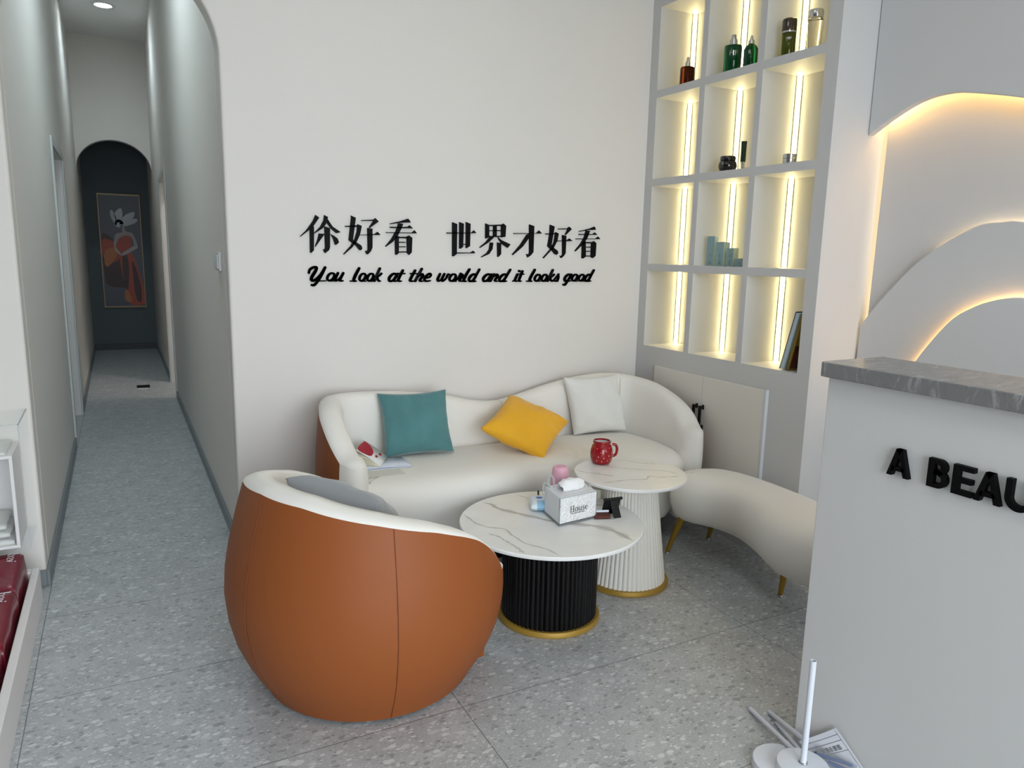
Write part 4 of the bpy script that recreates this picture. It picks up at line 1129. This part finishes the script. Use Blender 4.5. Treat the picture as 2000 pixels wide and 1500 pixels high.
# pink tumbler behind the tissue box
tm = thing('tumbler', 'pink lidded tumbler with a black cord behind the tissue box', 'tumbler', (1.560, 2.485, Z))
tcn = (1.560, 2.485, Z)
MB().lathe([(.028, 0), (.032, .003), (.0345, .05), (.0365, .085), (.037, .092)], 36, tcn).build('cup', 'pink', parent=tm, smooth=True)
MB().lathe([(.0375, .092), (.0375, .108), (.036, .120), (.032, .148), (.0305, .156), (.028, .159), (.021, .159), (.020, .157), (.014, .157), (.012, .159), (.001, .159)], 36, tcn, cap=False).build('lid', 'pink', parent=tm, smooth=True, angle=30)
MB().obox(Vector(tcn) + Vector((-.020, -.041, .104)), (.026, -.006, 0), (.002, .008, 0), (0, 0, .014)).build('clasp', 'pink', parent=tm, bevel=.002)
MB().tube(catmull([(1.556, 2.4415, Z + .116), (1.555, 2.4415, Z + .100), (1.561, 2.4415, Z + .088), (1.564, 2.4445, Z + .074)], 5), .0016, 6).build('cord', 'cord', parent=tm, smooth=True)

# cream card box behind
o = MB().obox((1.690, 2.530, Z), (.074, -.048, 0), (-.010, -.016, 0), (0, 0, .034)).build('card_box', 'creamcard', bevel=.001, origin=(1.72, 2.5, Z))
tag(o, 'small cream card box behind the tissue box, under the taller tabletop', 'box')

# wet wipe packet left of the tissue box
wp = thing('wipes_packet', 'white and blue plastic wipes packet left of the tissue box', 'packet', (1.425, 2.46, Z))
wv = []; wf = []; n1, n2 = 22, 14
A0 = Vector((1.448, 2.545, Z)); AX = Vector((-.055, -.115, 0)); AY = Vector((.068, -.030, 0))
for s_ in (1, -1):
    for j in range(n2 + 1):
        for i in range(n1 + 1):
            a, c = i / n1 * 2 - 1, j / n2 * 2 - 1
            b = max(0, (1 - a ** 4) * (1 - c ** 4)); h = .019 * b ** .5 + .003 * noise.noise(Vector((a * 3, c * 3, 4))) * b
            wv.append(A0 + AX * (.5 + a * .5) + AY * (.5 + c * .5) + up * (.021 + s_ * h))
for s_ in (0, 1):
    o_ = s_ * (n1 + 1) * (n2 + 1)
    for j in range(n2):
        for i in range(n1):
            a = o_ + j * (n1 + 1) + i; q = (a, a + 1, a + n1 + 2, a + n1 + 1); wf.append(q if s_ else q[::-1])
wm = [0] * len(wf)
mb = MB().add(wv, wf)
for k, f in enumerate(mb.f):
    ctr = sum((Vector(mb.v[i]) for i in f), Vector()) / 4 - A0
    sa = ctr.dot(AX) / AX.length_squared; sc = ctr.dot(AY) / AY.length_squared
    if (sa - .42) ** 2 + ((sc - .52) * .6) ** 2 < .014: mb.m[k] = 1
    elif sa > .66 and sc > .3: mb.m[k] = 2
mb.build('packet_body', ['film', 'blue', 'lightblue'], parent=wp, smooth='all')
# pen
o = MB().tube([(1.525, 2.598, Z + .006), (1.510, 2.572, Z + .012), (1.497, 2.552, Z + .0405)], [.0028, .004, .004], 10).build('pen', 'black', smooth=True, origin=(1.51, 2.57, Z))
tag(o, 'black pen poking up behind the wipes packet', 'pen')

# phone stand
ps = thing('phone_stand', 'black folding phone stand at the right edge of the low table', 'phone stand', (1.68, 2.26, Z))
q0 = Vector((1.645, 2.288, Z)); e1 = Vector((.078, -.008, 0)).normalized(); e2 = Vector((.102, .995, 0)).normalized()
MB().obox(q0 + e2 * .014 + up * .001, e1 * .074, e2 * -.020 + up * .064, (e2 * .9 + up * .28) * .006).build('rest_plate', 'black', parent=ps, bevel=.002)
MB().obox(q0 + e2 * .005, e1 * .074, e2 * .022, up * .008).build('front_lip', 'black', parent=ps, bevel=.002)
MB().tube([q0 + e1 * -.002 + up * .066 - e2 * .006, q0 + e1 * .078 + up * .066 - e2 * .006], .0062, 14).build('hinge', 'black', parent=ps, smooth=True)
MB().obox(q0 + e1 * .024 + up * .062 - e2 * .008, e1 * .032, e2 * -.038 - up * .062, e2 * .005).build('leg', 'black', parent=ps, bevel=.0015)

# chocolate snack in a clear wrapper
sn = thing('snack_pack', 'small brown snack in a clear wrapper between tissue box and phone stand', 'snack', (1.618, 2.262, Z))
s0 = Vector((1.588, 2.262, Z + .0015)); sx_ = Vector((.060, -.022, 0)); sy_ = Vector((.018, .044, 0))
MB().obox(s0, sx_, sy_, up * .012).build('filling', 'brown', parent=sn, bevel=.003)
MB().obox(s0 - sx_ * .08 - sy_ * .1 - up * .0012, sx_ * 1.3, sy_ * 1.2, up * .001).build('wrapper', 'clearfilm', parent=sn)
MB().tube([s0 + sy_ * .95 + up * .016, s0 + sy_ * .95 + sx_ + up * .016], .005, 10).build('wrapper_fold', 'film', parent=sn, smooth=True)

# ================================================================== papers and book on the sofa
SZ = .4605
def sheet(name, label, pts, z0, z1, m, cat='paper', grp=None):
    o = MB().prism(pts, 'z', z0, z1).build(name, m, origin=(pts[0][0], pts[0][1], z0)); return tag(o, label, cat, grp)
sheet('paper_sheet', 'plain cream sheet lying flat on the sofa seat in front of the booklet', [(0.852, 2.925), (1.045, 2.915), (1.045, 3.075), (0.870, 3.09)], SZ + .0002, SZ + .0012, 'palepaper')
bk2 = thing('brochure', 'pale blue folded brochure under the open book on the sofa', 'brochure', (0.95, 3.1, SZ))
MB().prism([(0.845, 3.02), (1.108, 3.00), (1.112, 3.165), (0.880, 3.19)], 'z', SZ + .0014, SZ + .004).build('back_leaf', 'bluepaper', parent=bk2)
fv = []; ff = []
for j in range(2):
    for i in range(13):
        s = i / 12; x0, y0 = 0.848 + .260 * s, 3.022 - .020 * s; x1, y1 = 0.882 + .230 * s, 3.188 - .024 * s
        h = .0046 + .005 * math.sin(math.pi * s) ** 2 * .6
        fv.append((x0 + (x1 - x0) * j, y0 + (y1 - y0) * j, SZ + h + (.001 if j == 0 else 0)))
for i in range(12): ff.append((i, i + 1, 14 + i, 13 + i))
fo = MB().add(fv, ff).build('front_leaf', 'bluepaper', parent=bk2, smooth='all'); fo.modifiers.new('s', 'SOLIDIFY').thickness = .0008
# half-open book, spine up right, standing on its fore edges
bk = thing('open_book', 'white and red book lying open on the sofa beside the left arm', 'book', (0.93, 3.13, SZ))
sp0 = Vector((0.966, 3.020, SZ + .013)); spd = Vector((.074, .130, .004))
def leaf(name, dirv, curl, m, th, n=8):
    dv = Vector(dirv); v = []; f = []
    for j in range(2):
        for i in range(n + 1):
            s = i / n; p = sp0 + spd * j + dv * s + up * (curl * math.sin(math.pi * s)); v.append(p)
    for i in range(n): f.append((i, i + 1, n + 2 + i, n + 1 + i))
    o = MB().add(v, f).build(name, m, parent=bk, smooth='all'); o.modifiers.new('s', 'SOLIDIFY').thickness = th; return o
leaf('cover', (-.096, .046, .074), .004, 'cover', .0016)
leaf('cover', (-.120, .03, -.004), .0, 'cover', .0016)
for k in range(4):
    leaf('pages', (-.118 + .005 * k, .034 + .003 * k, .006 + .014 * k), .010, 'page', .004 if k < 3 else .003)
cp = frame_place(sp0 + Vector((-.002, -.003, .003)), Vector((-.096, .046, .074)), spd)
cm = MB()
cd = Vector((-.096, .046, .074)); cn = cd.cross(spd).normalized()
if cn.y > 0: cn = -cn
def pc(u, v, d): return sp0 + cd * u + spd * v + up * (.004 * math.sin(math.pi * u)) + cn * 0 + (-cn if cn.z < 0 else cn) * (d + .0013)
poly_mb(cm, catmull([(.97, .10), (.97, .90), (.80, .92), (.55, .72), (.44, .40), (.52, .12)], 5, closed=True), pc, 0, .0006)
for c_ in ((.30, .42), (.24, .74)):
    poly_mb(cm, [(c_[0] + .05 * math.cos(t), c_[1] + .09 * math.sin(t)) for t in [i * math.pi / 6 for i in range(12)]], pc, 0, .0006)
cm.build('cover_print', 'coverred', parent=bk)

# ================================================================== things on the lit shelves
SX = 2.738
R1, R2, R3, R4 = 2.2971, 1.8301, 1.3661, 0.9041
facing = Vector((-.62, -.78, 0)).normalized(); right_ = Vector((.78, -.62, 0))
def label_on(root, cx_, cy_, r, z, txt, size, m, du=0, name='lettering'):
    mb = MB()
    pl = lambda u, v, d: Vector((cx_, cy_, z)) + (lambda a: Vector((math.cos(a), math.sin(a), 0)))(math.atan2(facing.y, facing.x) + (u + du) / r) * (r + .0006) + up * v
    text_mesh(txt, size, 0, mb, pl); return mb.build(name, m, parent=root)
def bottle(name, label, y, z, prof, m, extra, cat='bottle', grp='bottles on the lit shelves', n=36, x=SX):
    t = thing(name, label, cat, (x, y, z), grp)
    MB().lathe(prof, n, (x, y, z)).build('body', m, parent=t, smooth=True, angle=35)
    for nm, pr, mm in extra: MB().lathe(pr, 28, (x, y, z)).build(nm, mm, parent=t, smooth=True, angle=35)
    return t
bottle('dropper_bottle', 'small amber dropper bottle in the upper left lit compartment', 3.232, R1, [(.036, 0), (.0375, .003), (.0375, .094), (.034, .100), (.014, .103), (.013, .106)], 'amberglass',
       [('collar', [(.0145, .104), (.0145, .124), (.0125, .126)], 'silver'), ('dropper_bulb', [(.009, .126), (.0095, .134), (.0065, .150), (.003, .153)], 'silver')])
t = bottle('pump_bottle', 'larger dark green pump bottle in the top middle lit compartment', 2.902, R1, [(.040, 0), (.042, .003), (.043, .128), (.041, .133), (.016, .136)], 'greenglass',
       [('collar', [(.0185, .135), (.0185, .162), (.017, .164)], 'silver'), ('pump_head', [(.012, .164), (.012, .182), (.010, .185)], 'silver')])
label_on(t, SX, 2.902, .0425, R1 + .082, 'HR', .034, 'silver', du=-.022)
t = bottle('dropper_bottle', 'smaller green dropper bottle beside the green pump bottle', 2.783, R1, [(.032, 0), (.0335, .003), (.0335, .092), (.028, .104), (.014, .116), (.013, .118)], 'greenglass',
       [('collar', [(.014, .117), (.014, .132), (.012, .134)], 'silver'), ('dropper_bulb', [(.008, .134), (.008, .140), (.0055, .153), (.002, .156)], 'silver')])
label_on(t, SX, 2.783, .0330, R1 + .068, 'R', .024, 'silver', du=-.016)
t = bottle('lotion_bottle', 'olive green lotion bottle with a dark domed cap in the top right lit compartment', 2.556, R1, [(.031, 0), (.0325, .003), (.0325, .108), (.031, .111)], 'oliveglass',
       [('band', [(.0328, .111), (.0328, .1175), (.031, .118)], 'silver'), ('cap', [(.033, .118), (.033, .162), (.031, .169), (.026, .173), (.004, .175)], 'olivecap')])
label_on(t, SX, 2.556, .0325, R1 + .080, 'MER', .014, 'silver', du=-.018)
bottle('toner_bottle', 'clear glass toner bottle with a silver cap beside the olive bottle', 2.412, R1, [(.024, 0), (.026, .004), (.030, .06), (.0325, .125), (.030, .134), (.022, .137)], 'clearglass',
       [('cap', [(.028, .139), (.0295, .142), (.0305, .168), (.028, .173)], 'silver')])
t = thing('cream_jar', 'round black cream jar on the second shelf of the middle column', 'jar', (SX, 2.885, R2))
MB().lathe([(.026, 0), (.034, .003), (.043, .016), (.046, .032), (.043, .048), (.036, .056)], 36, (SX, 2.885, R2)).build('body', 'jarblack', parent=t, smooth=True)
MB().lathe([(.0365, .056), (.0385, .058), (.0385, .074), (.036, .078)], 36, (SX, 2.885, R2)).build('lid', 'jarblack', parent=t, smooth=True, angle=35)
label_on(t, SX, 2.885, .0462, R2 + .034, 'R', .018, 'silver', du=-.034)
t = thing('cream_tube', 'slim dark green tube standing on its cap beside the black jar', 'tube', (SX, 2.782, R2))
tr = []
for z, a, c in ((.042, .012, .012), (.06, .0125, .0115), (.10, .0125, .008), (.128, .0130, .0045), (.140, .0135, .0012)):
    tr.append([(SX + facing.x * c * math.sin(q) + right_.x * a * math.cos(q), 2.782 + facing.y * c * math.sin(q) + right_.y * a * math.cos(q), R2 + z) for q in [i * math.pi / 10 for i in range(20)]])
MB().rings(tr).build('tube_body', 'tubegreen', parent=t, smooth=True)
MB().lathe([(.0085, 0), (.009, .002), (.009, .040), (.0095, .042)], 24, (SX, 2.782, R2)).build('cap', 'silver', parent=t, smooth=True, angle=35)
t = thing('cream_jar', 'small silver cream jar on the second shelf of the right column', 'jar', (SX, 2.492, R2))
MB().lathe([(.029, 0), (.030, .002), (.030, .028), (.029, .029)], 32, (SX, 2.492, R2)).build('body', 'silver', parent=t, smooth=True, angle=35)
MB().lathe([(.0305, .030), (.0305, .047), (.029, .049)], 32, (SX, 2.492, R2)).build('lid', 'silver', parent=t, smooth=True, angle=35)
# sage cartons
for k, (yl, w_, hh, lab) in enumerate(((2.966, .046, .150, 'tallest sage blue carton, leftmost of the four on the lit shelf'), (2.897, .045, .121, 'second tallest sage blue carton, beside the tallest one'),
                                       (2.822, .040, .091, 'third sage blue carton, shorter, before the flat one'), (2.762, .052, .041, 'flat sage blue carton lying at the right of the carton row'))):
    t = thing('carton', lab, 'carton', (2.715, yl, R3), 'sage blue cartons on the lit shelf')
    fdir = Vector((-.20, -.98, 0)).normalized(); rdir = Vector((.98, -.20, 0)).normalized()
    o0 = Vector((2.712, yl, R3))
    # narrow face to the room (-x), the wide pale side turned to the right
    dirx = Vector((.97, .24, 0)).normalized(); diry = Vector((.24, -.97, 0)).normalized()
    dd_ = (.030, .056, .046, .05)[k]
    bx = MB().obox(o0, diry * w_, dirx * dd_, up * hh)
    bx.m = [0] * 6; bx.m[3] = 1
    bx.build('carton_body', ['mintbox', 'mintside'], parent=t, bevel=.0008, seg=1)
    pl = frame_place(o0 - dirx * .0008, diry, up)
    pr = MB()
    for vv, ln in ((.016, .26), (.021, .34), (.030, .18), (.044, .14), (.050, .2), (.056, .2)):
        if vv < hh - .02: poly_mb(pr, [(w_ * (.5 - ln / 2), vv), (w_ * (.5 + ln / 2), vv), (w_ * (.5 + ln / 2), vv + .0022), (w_ * (.5 - ln / 2), vv + .0022)], pl, 0, .0003)
    if k < 3: poly_mb(pr, [(w_ * .3, .010), (w_ * .7, .010), (w_ * .7, .013), (w_ * .3, .013)], pl, 0, .0003)
    pr.build('print', 'greyprint', parent=t)
# leaning books in the bottom right compartment
def lean_book(label, y0, lean, th, hgt, dep, x0, cm_, pm, grp):
    t = thing('book', label, 'book', (x0, y0, R4), grp)
    a = math.radians(lean); upv = Vector((0, -math.sin(a), math.cos(a))); tv_ = Vector((0, -math.cos(a), -math.sin(a)))
    o0 = Vector((x0, y0, R4 + th * math.sin(a)))
    bd = .0025
    MB().obox(o0, tv_ * bd, Vector((dep, 0, 0)), upv * hgt).build('cover', cm_[0], parent=t)
    MB().obox(o0 + tv_ * (th - bd), tv_ * bd, Vector((dep, 0, 0)), upv * hgt).build('cover', cm_[1], parent=t)
    MB().obox(o0 + tv_ * bd + Vector((.002, 0, 0)) + upv * .004, tv_ * (th - 2 * bd), Vector((dep - .006, 0, 0)), upv * (hgt - .008)).build('pages', pm, parent=t)
    return t, o0, upv, tv_
GB = 'books leaning in the bottom right compartment'
lean_book('tall book with a black board and pale teal spine leaning in the bottom right compartment', 2.402, 14, .024, .275, .16, 2.685, ('navy', 'bookteal'), 'bookteal', GB)
t, o0, uv_, tv_ = lean_book('olive book with a brown picture cover leaning behind the taller book', 2.368, 13, .013, .268, .16, 2.690, ('bookolive', 'bookolive'), 'bookolive', GB)
MB().obox(o0 + tv_ * .0132 + Vector((.006, 0, 0)) + uv_ * .01, tv_ * .0008, Vector((.148, 0, 0)), uv_ * .11).build('cover_picture', 'bookbrown', parent=t)

# ================================================================== floor lamp parts by the desk
lp = thing('floor_lamp', 'white floor lamp base with an upright bare tube by the desk corner', 'lamp', (1.567, 1.203, .030))
c2 = (1.567, 1.203, .030)
MB().lathe([(.068, 0), (.070, .002), (.070, .020), (.067, .025), (.045, .0275), (.016, .028)], 64, c2).build('base', 'lampwhite', parent=lp, smooth=True, angle=30)
MB().lathe([(.0125, .028), (.0125, .031), (.011, .033), (.0083, .033)], 28, c2).build('collar', 'chrome', parent=lp, smooth=True, angle=30)
MB().lathe([(.0083, .028), (.0083, .332), (.0068, .332), (.0068, .20)], 24, c2, cap=False).build('tube', 'lampwhite', parent=lp, smooth=True, angle=30)
o = MB().lathe([(.076, 0), (.079, .003), (.079, .022), (.076, .028), (.05, .030), (.001, .030)], 64, (1.553, 1.262, 0)).build('lamp_base_disc', 'lampwhite', smooth=True, angle=30, origin=(1.553, 1.262, 0))  # second base disc of the dismantled floor lamp
tag(o, 'loose round white lamp base disc under the lamp base with the upright tube', 'lamp base')
def rod(label, a, b, r=.0065):
    d = (Vector(b) - Vector(a)).normalized()
    o = MB().tube([a, b], r, 16).build('lamp_tube', 'lampwhite', smooth=True, angle=30, origin=a)
    return tag(o, label, 'tube', 'loose lamp tubes on the floor')
rod('longest loose white lamp tube, its tip furthest left on the floor', (1.679, 1.501, .0075), (1.595, 1.232, .046), .0068)
rod('loose white lamp tube lying nearest the desk edge', (1.722, 1.464, .0075), (1.632, 1.252, .072), .0066)
rod('short white lamp tube end between the two longer loose tubes', (1.700, 1.412, .0075), (1.625, 1.255, .034), .006)
# instruction sheet, curling up against the desk
ins = thing('instruction_sheet', 'white printed instruction sheet curling up against the desk foot', 'paper', (1.65, 1.2, 0))
C00, C10, C01, C11 = Vector((1.612, 1.150, .008)), Vector((1.666, 1.060, .060)), Vector((1.652, 1.290, .040)), Vector((1.668, 1.188, .142))
def ps_(u, v, d=0):
    p = (C00 * (1 - u) + C10 * u) * (1 - v) + (C01 * (1 - u) + C11 * u) * v
    n_ = Vector((-.75, -.25, .6)).normalized()
    return p + n_ * (d - .010 * math.sin(math.pi * v) - .006 * math.sin(math.pi * u))
iv = []; ig = []
for j in range(15):
    for i in range(15): iv.append(ps_(i / 14, j / 14))
for j in range(14):
    for i in range(14): a = j * 15 + i; ig.append((a, a + 1, a + 16, a + 15))
so2 = MB().add(iv, ig).build('sheet', 'paper', parent=ins, smooth='all')
ink = MB()
def line(pts, w_=.006):
    for (a, b), (c, d) in zip(pts, pts[1:]):
        du, dv = c - a, d - b; l = math.hypot(du, dv); nu, nv = -dv / l * w_, du / l * w_; N_ = 6
        for k in range(N_):
            s, e = k / N_, (k + 1) / N_
            q = [(a + du * s + nu, b + dv * s + nv), (a + du * s - nu, b + dv * s - nv), (a + du * e - nu, b + dv * e - nv), (a + du * e + nu, b + dv * e + nv)]
            ink.add([ps_(x, y, .0009) for x, y in q], [(0, 1, 2, 3)])
for v0 in (.90, .80): line([(.06, v0), (.94, v0)], .003)
line([(.06, .62), (.94, .62)], .003)
line([(.06, .06), (.06, .97)], .003); line([(.94, .06), (.94, .97)], .003)
line([(.70, .30), (.70, .46)], .008); line([(.60, .2), (.85, .2)], .004); line([(.2, .1), (.5, .1), (.5, .3), (.2, .3), (.2, .1)], .003)
text_mesh('落地灯安装示意图', .105, 0, ink, lambda u, v, d: ps_(u * .95 + .03, v * .95 + .66, .0010))
ink.build('print', 'print', parent=ins)
# blue screw packet on the sheet
pk = thing('screw_packet', 'clear packet of blue plugs and white screws on the instruction sheet', 'packet', (1.64, 1.17, .06))
nn_ = Vector((-.75, -.25, .6)).normalized()
def pq(u, v): return ps_(u, v, .006)
for v0, v1, m_, r_ in (((.22, .66), (.80, .34), 'blue', .0055), ((.34, .48), (.72, .20), 'blue', .0055), ((.36, .56), (.80, .27), 'whiteglaze', .005)):
    a, b = pq(*v0), pq(*v1)
    MB().tube([a, a.lerp(b, .33), a.lerp(b, .66), b], [r_ * .8, r_, r_, r_ * .7], 10).build('plug' if m_ == 'blue' else 'screw', m_, parent=pk, smooth=True)
pv_ = []
for u, v in ((.12, .55), (.62, .08), (.92, .32), (.36, .80)): pv_.append(ps_(u, v, .0125))
pw_ = [ps_(u, v, .0015) for u, v in ((.12, .55), (.62, .08), (.92, .32), (.36, .80))]
MB().add(pv_ + pw_, [(0, 1, 2, 3), (7, 6, 5, 4), (0, 4, 5, 1), (1, 5, 6, 2), (2, 6, 7, 3), (3, 7, 4, 0)]).build('bag', 'clearfilm', parent=pk)

# ================================================================== left display corner
tr_ = thing('display_tray', 'low white tray with a raised edge holding red bags by the hallway', 'tray', (-0.6, 2.4, 0))
MB().box(-1.10, -0.374, 0.6, 3.245, 0, .02).build('tray_floor', 'tray', parent=tr_, bevel=.002)
MB().box(-0.373, -0.347, 0.6, 3.285, 0, .145).build('tray_edge', 'tray', parent=tr_, bevel=.003)
MB().box(-1.10, -0.374, 3.246, 3.285, 0, .145).build('tray_edge', 'tray', parent=tr_, bevel=.003)
def bag(label, x0, x1, y0, y1, z0, z1, seed, film=False):
    t = thing('gift_bag', label, 'bag', ((x0 + x1) / 2, (y0 + y1) / 2, z0), 'burgundy bags in the white tray')
    n = 14; rings = []
    prof = [(.012, 0), (.0, .06), (.0, .35), (.002, .7), (.006, .93), (.018, 1.0)]
    per = []
    for i in range(n): per.append((i / n, 0))
    for i in range(n): per.append((1, i / n))
    for i in range(n): per.append((1 - i / n, 1))
    for i in range(n): per.append((0, 1 - i / n))
    for ins_, s in prof:
        r = []
        for a, c in per:
            x = x0 + ins_ + (x1 - x0 - 2 * ins_) * a; y = y0 + ins_ + (y1 - y0 - 2 * ins_) * c
            w = noise.noise(Vector((x * 9 + seed, y * 9, s * 3 + seed))) * .010 * math.sin(math.pi * min(1, max(0, s))) 
            slope = -.030 * (1 - c) * (s ** 2)
            r.append((x + w, y + w * .6, z0 + (z1 - z0) * s + slope))
        rings.append(r)
    top = rings[-1]; cxx, cyy = (x0 + x1) / 2, (y0 + y1) / 2
    for s in (.8, .55, .3, .04):
        rings.append([(cxx + (p[0] - cxx) * s, cyy + (p[1] - cyy) * s, p[2] + .004 * (1 - s) + .006 * noise.noise(Vector((p[0] * 14, p[1] * 14, s * 3 + seed))) * (1 - s) ** .5) for p in top])
    MB().rings(rings).build('bag_body', 'burgundy', parent=t, smooth=True, angle=50)
    # handwriting style mark on top, reading from the right side
    mk = MB()
    zt = z1 - .010
    pl = lambda u, v, d: (x1 - .052 + v, y1 - .030 - u, zt - .030 * (1 - ((y1 - .030 - u) - y0) / (y1 - y0)) + .016 + d)
    k = .020
    for st in ([(0, 1.9, .09), (0, .1, .09)], [(0, .7, .09), (.35, 1.0, .09), (.75, .85, .09), (.8, .3, .09), (.4, .05, .09), (.0, .15, .09)],
               [(1.25, .85, .09), (1.5, 1.05, .09), (1.85, .85, .09), (1.75, .55, .09), (1.25, .08, .09), (1.95, .06, .09)], [(2.3, .95, .09), (2.6, .1, .09), (2.95, .95, .09)], [(3.1, 1.5, .07), (3.15, 1.35, .07)]):
        stroke_mb(mk, [(x * k, y * k, r * k) for x, y, r in st], pl, .0012)
    mk.build('lettering', 'whiteink', parent=t)
    # printed lines on the side facing the hallway
    sd = MB()
    for j in range(4):
        sd.obox((x1 + .0085, y0 + .05 + .05 * j, z0 + .05), (.0006, 0, 0), (0, .004, 0), (0, 0, .09 - .012 * j))
    return t
bag('burgundy coated bag at the far end of the tray, below the clear display case', -.66, -.384, 2.95, 3.238, .02, .240, 1)
bag('burgundy coated bag in the middle of the tray, in front of the far one', -.66, -.384, 2.58, 2.94, .02, .212, 4)
bag('glossy burgundy bag at the near end of the tray, cut by the left edge', -.66, -.386, 2.22, 2.57, .02, .19, 9)

# clear display case on the wall
cs = thing('display_case', 'clear acrylic display case mounted on the wall left of the hallway', 'display case', (-0.66, YB, .26))
cx0, cx1, cy0, cy1, cz0, cz1 = -1.0, -0.358, 3.158, YB, .262, .755
th_ = .004
MB().box(cx1 - th_, cx1, cy0, cy1, cz0, cz1).build('side_panel', 'acrylic', parent=cs)
MB().box(cx0, cx0 + th_, cy0, cy1, cz0, cz1).build('side_panel', 'acrylic', parent=cs)
MB().box(cx0 + th_, cx1 - th_, cy0, cy1, cz1 - th_, cz1).build('top_panel', 'acrylic', parent=cs)
MB().box(cx0 + th_, cx1 - th_, cy0, cy1, cz0, cz0 + th_).build('bottom_panel', 'acrylic', parent=cs)
MB().box(cx0 + th_, cx1 - th_, cy0, cy0 + th_, cz0 + th_, cz1 - th_).build('front_panel', 'acrylic', parent=cs)
MB().box(cx1 - .003, cx1 + .0004, cy0 - .0004, cy0 + .003, cz0, cz1).box(cx1 - .003, cx1 + .0004, cy0, cy1, cz1 - .004, cz1 + .0004).box(cx0, cx1, cy0 - .0004, cy0 + .003, cz1 - .003, cz1 + .0004).build('cut_edge', 'acryledge', parent=cs)
# white open box inside the case
wb = thing('open_shelf_box', 'white open-fronted box inside the clear display case', 'box', (-.6, YB, .31))
wx0, wx1, wy0, wy1, wz0, wz1 = -.86, -.392, 3.20, YB, .267, .628
q = .012
MB().box(wx0, wx1, wy0, wy1, wz0, wz0 + q).box(wx0, wx1, wy0, wy1, wz1 - q, wz1).box(wx0, wx0 + q, wy0, wy1, wz0 + q, wz1 - q).box(wx1 - q, wx1, wy0, wy1, wz0 + q, wz1 - q).box(wx0 + q, wx1 - q, wy1 - q, wy1, wz0 + q, wz1 - q).build('box_shell', 'tray', parent=wb, bevel=.002)
# folded cloths: one on the box, four inside
def cloth(label, x0, x1, y0, y1, z, h, seed):
    v = []; f = []; n = 16
    for s in (1, 0):
        for j in range(n + 1):
            for i in range(n + 1):
                a, c = i / n, j / n; e = min(a, 1 - a, c, 1 - c)
                hh = h * (.55 + .45 * min(1, e * 8)) + .006 * noise.noise(Vector((a * 5 + seed, c * 5, seed))) * min(1, e * 6)
                v.append((x0 + (x1 - x0) * a + .004 * noise.noise(Vector((c * 4, seed, a))), y0 + (y1 - y0) * c + .003 * noise.noise(Vector((a * 6, seed, 2))), z + (max(hh, .002) if s else 0)))
    k = n + 1
    for j in range(n):
        for i in range(n):
            a = j * k + i; f.append((a, a + 1, a + k + 1, a + k)); a += k * k; f.append((a + k, a + k + 1, a + 1, a))
    rim = [i for i in range(n)] + [i * k + n for i in range(n)] + [n * k + n - i for i in range(n)] + [(n - i) * k for i in range(n)]
    for i in range(len(rim)):
        a, b = rim[i], rim[(i + 1) % len(rim)]; f.append((b, a, a + k * k, b + k * k))
    o = MB().add(v, f).build('folded_cloth', 'whitecush', smooth='all', origin=((x0 + x1) / 2, (y0 + y1) / 2, z))
    return tag(o, label, 'cloth', 'white cloths in the display case')
cloth('crumpled white cloth lying on top of the white open box', -.84, -.415, 3.215, 3.43, .6285, .016, 2)
for k, lab in enumerate(('lowest folded white cloth inside the white open box', 'second folded white cloth from the bottom inside the white box', 'third folded white cloth up, topmost in the white box')):
    cloth(lab, -.82 + .01 * k, -.412 - .012 * k, 3.215, 3.42, .2795 + .031 * k, .022, 5 + k)
